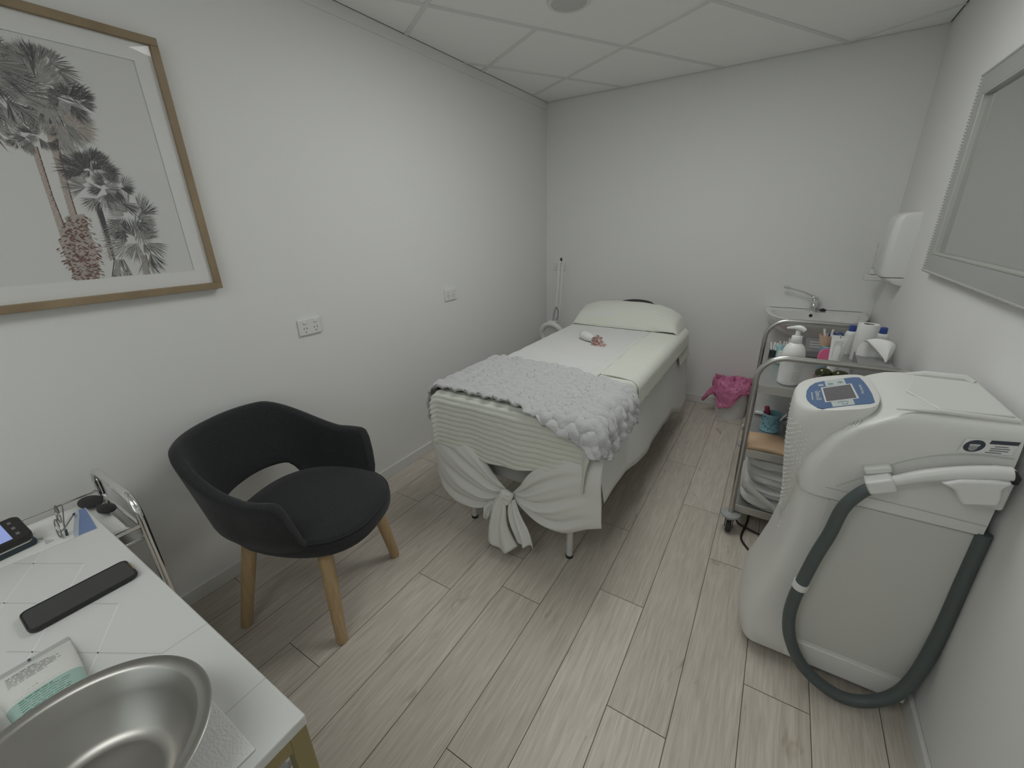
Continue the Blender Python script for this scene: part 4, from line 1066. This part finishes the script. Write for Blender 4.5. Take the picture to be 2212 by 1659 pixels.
for k in range(12): mb.box(-.018+.001*(k % 3), .018-.002*(k % 2), -.0155+.00085*k+.0005, -.0150+.00085*k, .078+.0068*k, .0800+.0068*k)
mb.build('print', 'groove', t, smooth=False)
MB().box(-.001, .002, -.0022, -.0014, .168, .176).build('colour_mark', 'ink', t, smooth=False)
t = thing('paper_roll', 'upright roll of white paper towel behind the tissue box', 'paper roll', (2.312, -1.02, Z1))
MB().lathe([(.022, .0), (.041, .0), (.042, .003), (.042, .180), (.041, .183), (.022, .183), (.0215, .18), (.0215, .003)], n=48, cap=False).build('roll', 'towel_paper', t, ang=50)
MB().lathe([(.0215, .001), (.0215, .182), (.0205, .182), (.0205, .001)], n=32, cap=False).build('core', 'grey_box_l', t)
for i, (x, lab) in enumerate(((2.268, 'white bottle with purple blue cap left of the paper roll'), (2.392, 'white bottle with blue cap right of the paper roll'))):
    t = thing('spray_bottle', lab, 'bottle', (x, -.915, Z1), 0, 'capped bottles behind the paper roll')
    MB().lathe([(.0001, 0), (.025, 0), (.027, .004), (.027, .105), (.022, .118), (.013, .122), (.0001, .122)], n=28).build('body', 'plastic_warm', t, ang=50)
    MB().lathe([(.0001, .120), (.0155, .120), (.0160, .122), (.0150, .150), (.008, .153), (.0001, .153)], n=24).build('cap', 'blue_cap', t, ang=50)
t = thing('tissue_box', 'dark grey tissue box with a white tissue pulled up', 'tissue box', (2.318, -1.285, Z1), R(-2))
MB().box(-.060, .060, -.120, .120, 0, .075).build('box', 'grey_box_l', t, smooth=False, bevel=.002)
TP = [(-.020, .030, .074), (-.016, .028, .115), (-.006, .022, .155), (.008, .004, .170), (.022, -.022, .150), (.032, -.045, .115), (.036, -.060, .084)]
TQ = catmull(TP, 8)
def tis(u, v):
    k = v*(len(TQ)-1); i = min(int(k), len(TQ)-2); c_ = TQ[i].lerp(TQ[i+1], k-i); f_ = (u-.5)*2
    w = .040+.006*math.sin(v*PI)-.036*smooth(.55, 1, v)
    return Vector((c_.x+w*f_, c_.y+.014*f_*f_*(1-.3*v)+.003*math.sin(f_*5+v*4), c_.z-.016*f_*f_*math.sin(v*PI)+.003*math.sin(f_*4+2+v*5)*v))
mb = MB(); mb.grid(tis, 24, 40)
mb.build('tissue', 'paper', t, solid=.0006, ang=70)
t = thing('goggles', 'dark green tinted protective goggles lying behind the blue control panel', 'goggles', (2.168, -1.420, Z1+.0005), R(-10))
for s in (-1, 1):
    MB().ball((s*.030, 0, .0235), .034, .95, .75, .69).build('lens_cup', 'goggle', t)
MB().tube(catmull([(-.05, 0, .012), (-.062, .018, .006), (-.05, .045, .004), (0, .056, .004), (.05, .045, .004), (.062, .018, .006), (.05, 0, .012)], 5), .0022, 6).build('strap', 'dark', t)
# middle shelf
tt_ = lattice('lattice_pot', 'blue lattice pot on the middle shelf of the steel trolley', (1.982, -1.365, Z2), .043, .092)
tag(MB().tube([(0, 0, 0), (-.014, .0, .075), (-.022, 0, .112)], [.007, .012, .011], 12).build('makeup_brush', 'bristle', loc=(1.975, -1.36, Z2+.008)), 'red handled brush standing in the middle shelf lattice pot', 'brush')
tag(MB().box(-.004, .004, -.002, .002, 0, .115, Matrix.Rotation(R(30), 4, 'Y')).build('wooden_spatula', 'plastic_warm', smooth=False, bevel=.001, loc=(1.983, -1.385, Z2+.008)), 'pale wooden spatula leaning out of the middle shelf lattice pot', 'spatula')
t = thing('storage_box', 'white box standing at the back of the middle trolley shelf', 'box', (1.985, -1.14, Z2))
MB().box(-.083, .083, -.055, .055, 0, .26).build('box', 'box_white', t, bevel=.006)
MB().box(-.076, -.02, -.066, -.055, .010, .024).build('lip', 'plastic_white', t, bevel=.003)
tag(MB().box(-.04, .25, -.05, .05, 0, .27).build('dark_bag', 'maroon', bevel=.02, loc=(2.125, -1.12, Z2)), 'dark maroon bag beside the white box on the middle shelf', 'bag')
tag(MB().ball((0, 0, 0), .05, .9, .55, .5).build('pouch', 'plastic_grey', loc=(2.085, -1.30, Z2+.026)), 'pale grey rounded pouch on the middle shelf beside the machine', 'pouch')
mb = MB()
def beige(u, v):
    x = -.085+.50*u; y = -.085+.17*v
    d = max(0, -y-.07)
    return Vector((x-.0, y, .022+.018*math.sin(v*PI)*(.7+.3*math.cos(u*5))+.006*math.sin(u*9)-.005*(1-math.sin(v*PI))-.012*smooth(.9, 1, u)*0))
mb.grid(beige, 50, 20)
tag(mb.build('beige_towel', 'skin_tan', solid=.022, soff=-1, ang=60, loc=(1.985, -1.56, Z2+.002)), 'folded beige towel at the front of the middle trolley shelf', 'towel')
# bottom shelf: folded white towels
def towel(name, label, x0, x1, y0, y1, z, th, sag=0, mt='towel_white', seed=0):
    hx, hy = (x1-x0)/2, (y1-y0)/2; n = 32; rgs = []
    mb = MB()
    for j in range(13):
        an = PI*j/12; zz = z+th/2-th/2*math.cos(an); ins = (1-math.sin(an))*th*.5
        ring = []
        for k in range(64):
            a = 2*PI*k/64; c_, s_ = math.cos(a), math.sin(a)
            x = (hx-ins)*math.copysign(abs(c_)**.35, c_); y = (hy-ins)*math.copysign(abs(s_)**.35, s_)
            ring.append(Vector((x+.012*nz(x*9, y*9, seed+j*.35), y+.016*nz(x*11, y*5, seed+3+j*.55)-.004*math.sin(j*1.6), max(.1512, zz+.012*nz(x*7, y*7, seed)*(j/12)))))
        rgs.append(ring)
    mb.rings(rgs)
    o = mb.build(name, mt, ang=75, loc=((x0+x1)/2, (y0+y1)/2, 0))
    return tag(o, label, 'towel', 'white towels on the bottom trolley shelf')
towel('folded_towel', 'lowest folded white towel on the bottom trolley shelf', 1.902, 2.38, -1.630, -1.13, .1515, .058, seed=1)
towel('folded_towel', 'thick folded white towel second from the bottom of trolley pile', 1.905, 2.37, -1.625, -1.15, .211, .052, seed=5)
towel('folded_towel', 'large folded white towel third in the bottom trolley pile', 1.915, 2.38, -1.620, -1.15, .264, .085, seed=9)
towel('folded_towel', 'topmost folded white towel in the bottom trolley pile', 1.905, 2.36, -1.610, -1.17, .350, .058, seed=13)
mb = MB()
def flap(u, v):
    p = Vector((1.908+.19*u, -1.633-.006*math.sin(u*3), .285-.125*u+.0)); w = .016*(1-.5*u)+.006
    return p+Vector((0, -.004*math.sin(v*PI), (v-.5)*w*2))
mb.grid(flap, 24, 6)
tag(mb.build('hanging_cloth', 'towel_white', solid=.003, ang=70), 'white cloth edge slanting across the folded towels', 'cloth')
t = thing('hook_clip', 'small clip hanging on the left side of the steel trolley', 'clip', (1.866, -1.45, .455))
MB().tube([(.008+.0*k, .026*math.cos(2*PI*k/20), .026*math.sin(2*PI*k/20)) for k in range(20)], .0035, 8, closed=True).build('ring', 'dark', t)
MB().box(-.004, .006, -.014, .014, .02, .045).build('clamp', 'plastic_grey', t, bevel=.003)

# ------------------------------------------------------------------ light therapy machine
t = thing('therapy_machine', 'white light therapy machine with blue control panel by the right wall', 'medical machine', (2.22, -2.105, 0))
ox, oy = 2.22, -2.105
L = lambda x, y, z: Vector((x-ox, y-oy, z))
YS, YB = -2.30, -1.91                                           # near and far side
yc, hw = -2.105, .198
def fsec(z, xf, xc, w=hw, xb=2.440, n=3.0, wb=None):
    """front rounded from (xc,-w) through (xf,0); flat sides; flat back"""
    out = [L(xb, yc-w, z)]
    for k in range(25):
        a = -PI/2+PI*k/24; c_, s_ = math.cos(a), math.sin(a)
        out.append(L(xc-(xc-xf)*abs(c_)**(2/n), yc+w*math.copysign(abs(s_)**(2/n), s_), z))
    out.append(L(xb, yc+w, z)); return out
# lower cabinet and flared foot
mb = MB()
mb.rings([fsec(.035, 1.995, 2.055, .19), fsec(.042, 1.980, 2.045, .196), fsec(.10, 1.966, 2.040, n=3.4), fsec(.150, 1.967, 2.050, .195, n=4), fsec(.23, 1.992, 2.078, .186, n=4.6), fsec(.33, 2.020, 2.102, .186, n=5), fsec(.45, 2.040, 2.120, .186, n=5), fsec(.56, 2.048, 2.126, .186, n=5), fsec(.70, 2.050, 2.122, .186, n=5)])
mb.build('lower_cabinet', 'plastic_warm', t, ang=40)
MB().box(2.125-ox, 2.443-ox, YS-.006-oy, YS+.002-oy, .045, .125).build('skirt_strip', 'plastic_warm', t, bevel=.004)
MB().box(2.130-ox, 2.441-ox, YS-.001-oy, YS+.012-oy, .132, .688).build('side_panel', 'plastic_tex', t, bevel=.004)
# upper housing
mb = MB()
def usec(z, xf, xc, w, xb=2.445): return fsec(z, xf, xc, w, xb, 3.6)
mb.rings([usec(.690, 2.046, 2.115, .196), usec(.697, 2.042, 2.110, .204), usec(.730, 2.042, 2.106, .206), usec(.80, 2.052, 2.108, .206), usec(.88, 2.085, 2.130, .206), usec(.925, 2.125, 2.160, .204), usec(.952, 2.165, 2.198, .201), usec(.972, 2.198, 2.232, .195), usec(.986, 2.222, 2.262, .186), usec(.9945, 2.245, 2.29, .170), usec(.997, 2.27, 2.31, .150)])
uph = mb.build('upper_housing', 'plastic_warm', t, ang=40)
# recessed lid on top, raised side lips
mb = MB()
mb.prism([(2.30, -1.975), (2.425, -1.985), (2.437, -2.02), (2.440, -2.24), (2.30, -2.265), (2.255, -2.14)], .9955, 1.0015, lambda a, b_, d: L(a, b_, d)); mb.build('top_lid', 'plastic_warm', t, bevel=.004, bseg=3)
mb = MB(); mb.tube([L(2.215, -2.286, .992), L(2.30, -2.278, .999), L(2.438, -2.268, .999)], [.002, .006, .007], 10); mb.build('top_lip', 'plastic_warm', t)
mb = MB(); mb.tube([L(2.26, -1.955, .990), L(2.33, -1.950, 1.0), L(2.42, -1.948, 1.0), L(2.438, -1.965, .995)], [.004, .012, .013, .008], 10); mb.build('top_lip', 'plastic_warm', t)
# seam round the head, arc on its side
mb = MB(); mb.tube([L(2.112, YS-.0122, .7315), L(2.30, YS-.0122, .7300), L(2.444, YS-.0122, .7265)], .0011, 6); mb.build('seam', 'groove', t)
mb = MB(); mb.tube(catmull([L(2.135, YS-.0118, .742), L(2.18, YS-.0118, .785), L(2.24, YS-.0118, .848), L(2.31, YS-.0118, .893), L(2.38, YS-.0118, .914), L(2.438, YS-.0118, .920)], 8), .0013, 6); mb.build('seam', 'groove', t)
# front column with the control panel on its sloping top
def zt(x): return .935+.27*(x-2.0)
def psec(z, xf, w, xb=2.15, tilt=0.0, cy=-2.118, nose=.055):
    out = []
    for k in range(40):
        a = 2*PI*k/40; c_, s_ = math.cos(a), math.sin(a)
        ex = .42 if c_ > 0 else .85
        cx_ = (xb+xf)/2; hx = (xb-xf)/2
        x = cx_+hx*math.copysign(abs(c_)**ex, c_); y = cy+w*math.copysign(abs(s_)**.62, s_)
        out.append(L(x, y, z+tilt*(x-2.0)))
    return out
mb = MB()
mb.rings([psec(.480, 2.034, .012), psec(.53, 2.030, .040), psec(.60, 2.027, .078), psec(.68, 2.016, .112), psec(.76, 2.006, .138), psec(.84, 2.001, .153, 2.17), psec(.895, 2.000, .160, 2.185, .10), psec(.925, 2.002, .163, 2.197, .24), psec(.9335, 2.006, .160, 2.196, .27), psec(.936, 2.012, .153, 2.190, .27)])
col_ = mb.build('front_column', 'plastic_warm', t, ang=45)
# grip dots on the front column
mb = MB(); rowsd = 26
dgz = lambda z: [(.480, 2.034, .012), (.53, 2.030, .040), (.60, 2.027, .078), (.68, 2.016, .112), (.76, 2.006, .138), (.84, 2.001, .153), (.895, 2.000, .160)]
def colxy(z, s):
    Tq = dgz(z)
    for i in range(len(Tq)-1):
        if Tq[i][0] <= z <= Tq[i+1][0]:
            f_ = (z-Tq[i][0])/(Tq[i+1][0]-Tq[i][0]); xf = Tq[i][1]*(1-f_)+Tq[i+1][1]*f_; w = Tq[i][2]*(1-f_)+Tq[i+1][2]*f_
            xb = 2.15 if z < .8 else 2.165
            a = PI+s*PI/2*.92; c_, s_ = math.cos(a), math.sin(a); cx_, hx = (xb+xf)/2, (xb-xf)/2
            return cx_+hx*math.copysign(abs(c_)**.85, c_), -2.118+w*math.copysign(abs(s_)**.62, s_)
nrow = 44
for i in range(nrow):
    z = .515+.365*i/(nrow-1); w_ = colxy(z, .5); n_ = 11
    for j in range(n_):
        s = -.9+1.8*j/(n_-1)+(.08 if i % 2 else 0)
        if abs(s) > .95: continue
        x, y = colxy(z, s); mb.ball(tuple(L(x, y, z)), .0022, nu=6, nv=4)
mb.build('grip_dots', 'plastic_white', col_)
# control panel overlay: real outline on the sloping top
def on(x, y, d): return L(x, y, zt(x)+d)
dy_ = -.004
ovl = [(2.030, -2.159), (2.033, -2.106), (2.042, -2.065), (2.057, -2.034), (2.078, -2.021), (2.105, -2.014), (2.130, -2.008), (2.154, -2.004), (2.168, -2.010), (2.174, -2.051), (2.178, -2.107), (2.180, -2.171), (2.178, -2.238), (2.168, -2.247), (2.136, -2.251), (2.087, -2.264), (2.064, -2.270), (2.054, -2.262), (2.039, -2.223), (2.032, -2.191)]
cp = MB().prism(ovl, .0005, .0028, lambda a, b_, d: on(a, b_, d)).build('control_panel', 'panel_blue', t, smooth=False)
def flatp(name, poly, d0, d1, mt, par): return MB().prism(poly, d0, d1, lambda a, b_, d: on(a, b_, d)).build(name, mt, par, smooth=False)
flatp('key_area', [(2.081, -2.0215), (2.130, -2.010), (2.132, -2.069), (2.082, -2.080)], .0026, .0031, 'panel_pale', cp)
flatp('hand_area', [(2.086, -2.222), (2.135, -2.207), (2.136, -2.250), (2.088, -2.2625)], .0026, .0031, 'panel_pale', cp)
bz = flatp('screen_bezel', [(2.069, -2.089), (2.144, -2.067), (2.149, -2.203), (2.073, -2.223)], .0026, .0034, 'panel_white', cp)
flatp('screen', [(2.073, -2.096), (2.1405, -2.075), (2.144, -2.199), (2.076, -2.216)], .0030, .0038, 'lcd', cp)
def ringkey(cx_, cy_, rx, ry, name, mt, fill=False):
    mb = MB(); n = 24; o_, i_ = [], []
    for k in range(n):
        a = 2*PI*k/n; o_.append(on(cx_+rx*math.cos(a), cy_+ry*math.sin(a), .0034)); i_.append(on(cx_+rx*.72*math.cos(a), cy_+ry*.72*math.sin(a), .0034))
    if fill: mb.add(o_, [tuple(range(n))])
    else: mb.add(o_+i_, [(k, (k+1) % n, n+(k+1) % n, n+k) for k in range(n)])
    return mb.build(name, mt, cp, smooth=False, fix=False)
ringkey(2.0945, -2.0575, .0065, .0095, 'key', 'panel_mark'); ringkey(2.119, -2.048, .0065, .0095, 'key', 'panel_mark')
def tri_p(pts, name, mt):
    MB().add([on(x, y, .0034) for x, y in pts], [tuple(range(len(pts)))]).build(name, mt, cp, smooth=False, fix=False)
tri_p([(2.0925, -2.052), (2.0975, -2.0575), (2.0925, -2.063)], 'arrow', 'panel_mark'); tri_p([(2.121, -2.0425), (2.116, -2.048), (2.121, -2.0535)], 'arrow', 'panel_mark')
ringkey(2.070, -2.064, .007, .010, 'symbol', 'panel_white', True)
mb = MB()
for k in range(3): mb.add([on(2.0665+.0025*k+a, -2.064+b_, .0037) for a, b_ in ((0, -.005), (.0012, -.005), (.0012, .005), (0, .005))], [(0, 1, 2, 3)])
mb.build('symbol_lines', 'panel_blue', cp, smooth=False, fix=False)
# lettering reads along the width of the panel
def pmat(x, y):
    ax = Vector((0, -1, 0)); ay = Vector((1, 0, .27)).normalized(); az = ax.cross(ay)
    m_ = Matrix((ax, ay, az)).transposed().to_4x4(); m_.translation = on(x, y, .0033); return m_
text('Optima-SIII', .0185, pmat(2.059, -2.158), 'panel_white', 'lettering', cp, shear=.15)
text('Gentle Pulse Therapy', .0095, pmat(2.162, -2.125), 'panel_white', 'lettering', cp, shear=.3)
mb = MB()
for k in range(9): mb.add([on(2.0435+a, -2.128-.0078*k+b_, .0033) for a, b_ in ((0, -.006), (.0028, -.006), (.0028, 0), (0, 0))], [(0, 1, 2, 3)])
mb.build('small_print', 'panel_white', cp, smooth=False, fix=False)
mb = MB()                                                         # small drawing of a hand piece
mb.tube([on(x, y, .0034) for x, y in ((2.100, -2.232), (2.107, -2.226), (2.116, -2.224), (2.124, -2.227))], .0009, 6)
mb.tube([on(x, y, .0034) for x, y in ((2.110, -2.234), (2.110, -2.243), (2.115, -2.248), (2.121, -2.244), (2.120, -2.237))], .0007, 6)
mb.build('drawing', 'panel_mark', cp)
# instruction label on the shoulder, warning label on the side
lb = MB()
ya, za = -2.288, 0
def shoulder(u, v):                                               # wraps the rounded near shoulder
    x = 2.100+.036*u-.006*v; return L(x+.008*v, -2.281-.0215*v*1.0, .9715-.036*v**1.8+.012*(u-.5)+.001)
def wrap(o, off):
    md = o.modifiers.new('wrap', 'SHRINKWRAP'); md.target = uph; md.offset = off; md.wrap_mode = 'ABOVE_SURFACE'
stk = MB().grid(shoulder, 12, 16).build('instruction_label', 'paper', t); wrap(stk, .0008)
mb = MB()
for k in range(4):
    def ln(u, v, k=k):
        p = shoulder(.08+.26*k+.05*v, .05+.72*u); return p+Vector((-.0004, -.0010, .0012))
    mb.grid(ln, 8, 1)
wrap(mb.build('lettering', 'ink', stk, smooth=False, fix=False), .0014)
yl = YS-.0115
def sd(x, z, d=0): return L(x, yl-d, z)
Lx = (Vector((2.357, 0, .940)), Vector((2.436, 0, .956)), Vector((2.434, 0, .918)))
wl = MB().add([sd(2.350, .9520), sd(2.438, .9650), sd(2.431, .9280), sd(2.343, .9130)], [(0, 1, 2, 3)]).build('warning_label', 'paper', t, solid=.0006, smooth=False, fix=False)
def wp(u, v): return (2.350+.088*u-.007*v, .9520+.013*u-.038*v)
def wpoly(pts, d, mt, name): return MB().add([sd(*wp(u, v), d) for u, v in pts], [tuple(range(len(pts)))]).build(name, mt, wl, smooth=False, fix=False)
wpoly([(.23+.20*math.cos(2*PI*k/28), .5+.44*math.sin(2*PI*k/28)) for k in range(28)], .0009, 'label_dark', 'mandatory_sign')
wpoly([(.23+.085*math.cos(2*PI*k/20), .60+.26*math.sin(2*PI*k/20)) for k in range(20)], .0011, 'ink_grey', 'face_symbol')
wpoly([(.13, .36), (.33, .36), (.33, .50), (.24, .50), (.22, .50), (.13, .50)], .0013, 'panel_pale', 'eye_symbol')
wpoly([(.47, .02), (.99, .02), (.99, .28), (.47, .28)], .0009, 'label_dark', 'header')
mb = MB()
for k, (a, b_) in enumerate(((.60, .85), (.55, .90), (.55, .90), (.50, .80))):
    v0 = .42+.15*k; mb.add([sd(*wp(u, v), .0009) for u, v in ((a, v0), (b_, v0), (b_, v0+.05), (a, v0+.05))], [(0, 1, 2, 3)])
mb.build('lettering', 'ink', wl, smooth=False, fix=False)
mb = MB()
for k in range(6):
    z = .470-.018*k; mb.ball(tuple(L(2.0415-.0016*k, -2.155-.012*(k % 2)*.4, z)), .004, .5, .8, .8, nu=8, nv=6)
mb.build('raised_lettering', 'plastic_white', t)
# feet and castors
for (x, y) in ((2.05, -2.25), (2.05, -1.96), (2.39, -2.25), (2.39, -1.96)):
    MB().lathe([(.0001, -.012), (.018, -.012), (.021, -.008), (.021, .008), (.018, .012), (.0001, .012)], n=20, mtx=Matrix.Translation(L(x, y, .021)) @ Matrix.Rotation(R(90), 4, 'X')).build('caster', 'rubber', t)
MB().box(2.03-ox, 2.42-ox, -2.27-oy, -1.94-oy, .030, .040).build('base_plate', 'dark', t, smooth=False)
# holder cup at the back corner
MB().box(2.405-ox, 2.447-ox, YS-.040-oy, YS-.010-oy, .790, .900).build('rear_holder', 'plastic_warm', t, bevel=.008, bseg=3)
# hand piece resting in its holder
mm = lambda x, z, y=-2.345: L(x, y, z)
hp = MB()
HP = catmull([mm(2.238, .812), mm(2.29, .845), mm(2.35, .872), mm(2.40, .889), mm(2.432, .896)], 6)
hpo = hp.tube(HP, [.0135+.006*math.sin(PI*i/(len(HP)-1))*.4+.003*i/(len(HP)-1) for i in range(len(HP))], 18).build('hand_piece', 'plastic_white', t)
MB().prism([(2.318, .846), (2.345, .836), (2.357, .812), (2.367, .800), (2.424, .818), (2.424, .838), (2.418, .862), (2.432, .882), (2.40, .880), (2.35, .866)], -2.372, -2.322, lambda a, b_, d: L(a, d, b_)).build('applicator_head', 'plastic_white', hpo, bevel=.007, bseg=3)
MB().prism([(2.380, .8055), (2.410, .8150), (2.410, .8160), (2.380, .8065)], -2.366, -2.328, lambda a, b_, d: L(a, d, b_-.0015)).build('crystal', 'plastic_grey', hpo, smooth=False)
MB().tube([mm(2.430, .897), mm(2.440, .885), mm(2.442, .872)], [.011, .010, .006], 10).build('trigger', 'dark', hpo)
mb = MB(); mxx = Matrix.Translation(mm(2.216, .800)) @ Matrix.Rotation(R(-28), 4, 'Y')
mb.box(-.030, .028, -.024, .022, -.020, .018, mxx); mb.build('hose_clamp', 'plastic_white', t, bevel=.006, bseg=3)
mb = MB(); mxx = Matrix.Translation(L(2.207, -2.320, .826)) @ Matrix.Rotation(R(-24), 4, 'Y'); mb.box(-.028, .030, -.012, .012, -.010, .010, mxx); mb.build('holder_bracket', 'plastic_warm', t, bevel=.005)
HS = catmull([mm(2.214, .788, -2.348), mm(2.186, .764, -2.350), mm(2.157, .700, -2.350), mm(2.145, .604, -2.348), mm(2.130, .517, -2.345), mm(2.115, .400, -2.343), mm(2.107, .321, -2.342), mm(2.108, .246, -2.342), mm(2.125, .165, -2.344), mm(2.167, .086, -2.348), mm(2.225, .042, -2.355), mm(2.290, .026, -2.358), mm(2.350, .046, -2.352), mm(2.402, .108, -2.345), mm(2.432, .20, -2.330), mm(2.4485, .36, -2.310), mm(2.449, .54, -2.304), mm(2.449, .70, -2.302)], 8)
hs = MB().tube(HS, [.0155+.003*math.sin(PI*i/(len(HS)-1)) for i in range(len(HS))], 16).build('hose', 'hose', t)
i0 = min(range(len(HS)), key=lambda i: abs(HS[i].z-.392)+abs(HS[i].x-(2.114-ox))*2)
MB().tube([HS[i0-1], HS[i0], HS[i0+1]], .0215, 18).build('hose_collar', 'plastic_white', hs)

# ------------------------------------------------------------------ cords under the trolley
P = catmull([(2.30, -1.30, .006), (2.05, -1.42, .006), (1.975, -1.47, .006), (1.965, -1.54, .006), (1.957, -1.60, .0065), (1.950, -1.69, .006), (1.985, -1.755, .006), (2.02, -1.80, .006), (2.06, -1.83, .006), (2.14, -1.86, .006)], 8)
tag(MB().tube(P, .0048, 8).build('power_cord', 'cord_black', ang=60), 'dark power cord looping on the floor beneath the steel trolley', 'cord')
P = catmull([(1.90, -1.50, .006), (1.925, -1.57, .006), (1.962, -1.605, .0155), (2.02, -1.615, .006), (2.075, -1.618, .006), (2.20, -1.66, .006)], 8)
tag(MB().tube(P, .0048, 8).build('power_cord', 'cord_black', ang=60), 'straight dark power cord crossing the floor behind the machine', 'cord')
P = catmull([(2.10, -1.70, .017), (2.045, -1.735, .0165), (2.005, -1.79, .0165), (1.998, -1.83, .006), (2.015, -1.875, .006), (2.07, -1.90, .006)], 8)
tag(MB().tube(P, .0045, 8).build('power_cord', 'cord_white', ang=60), 'pale white cord curling on the floor beside the machine foot', 'cord')
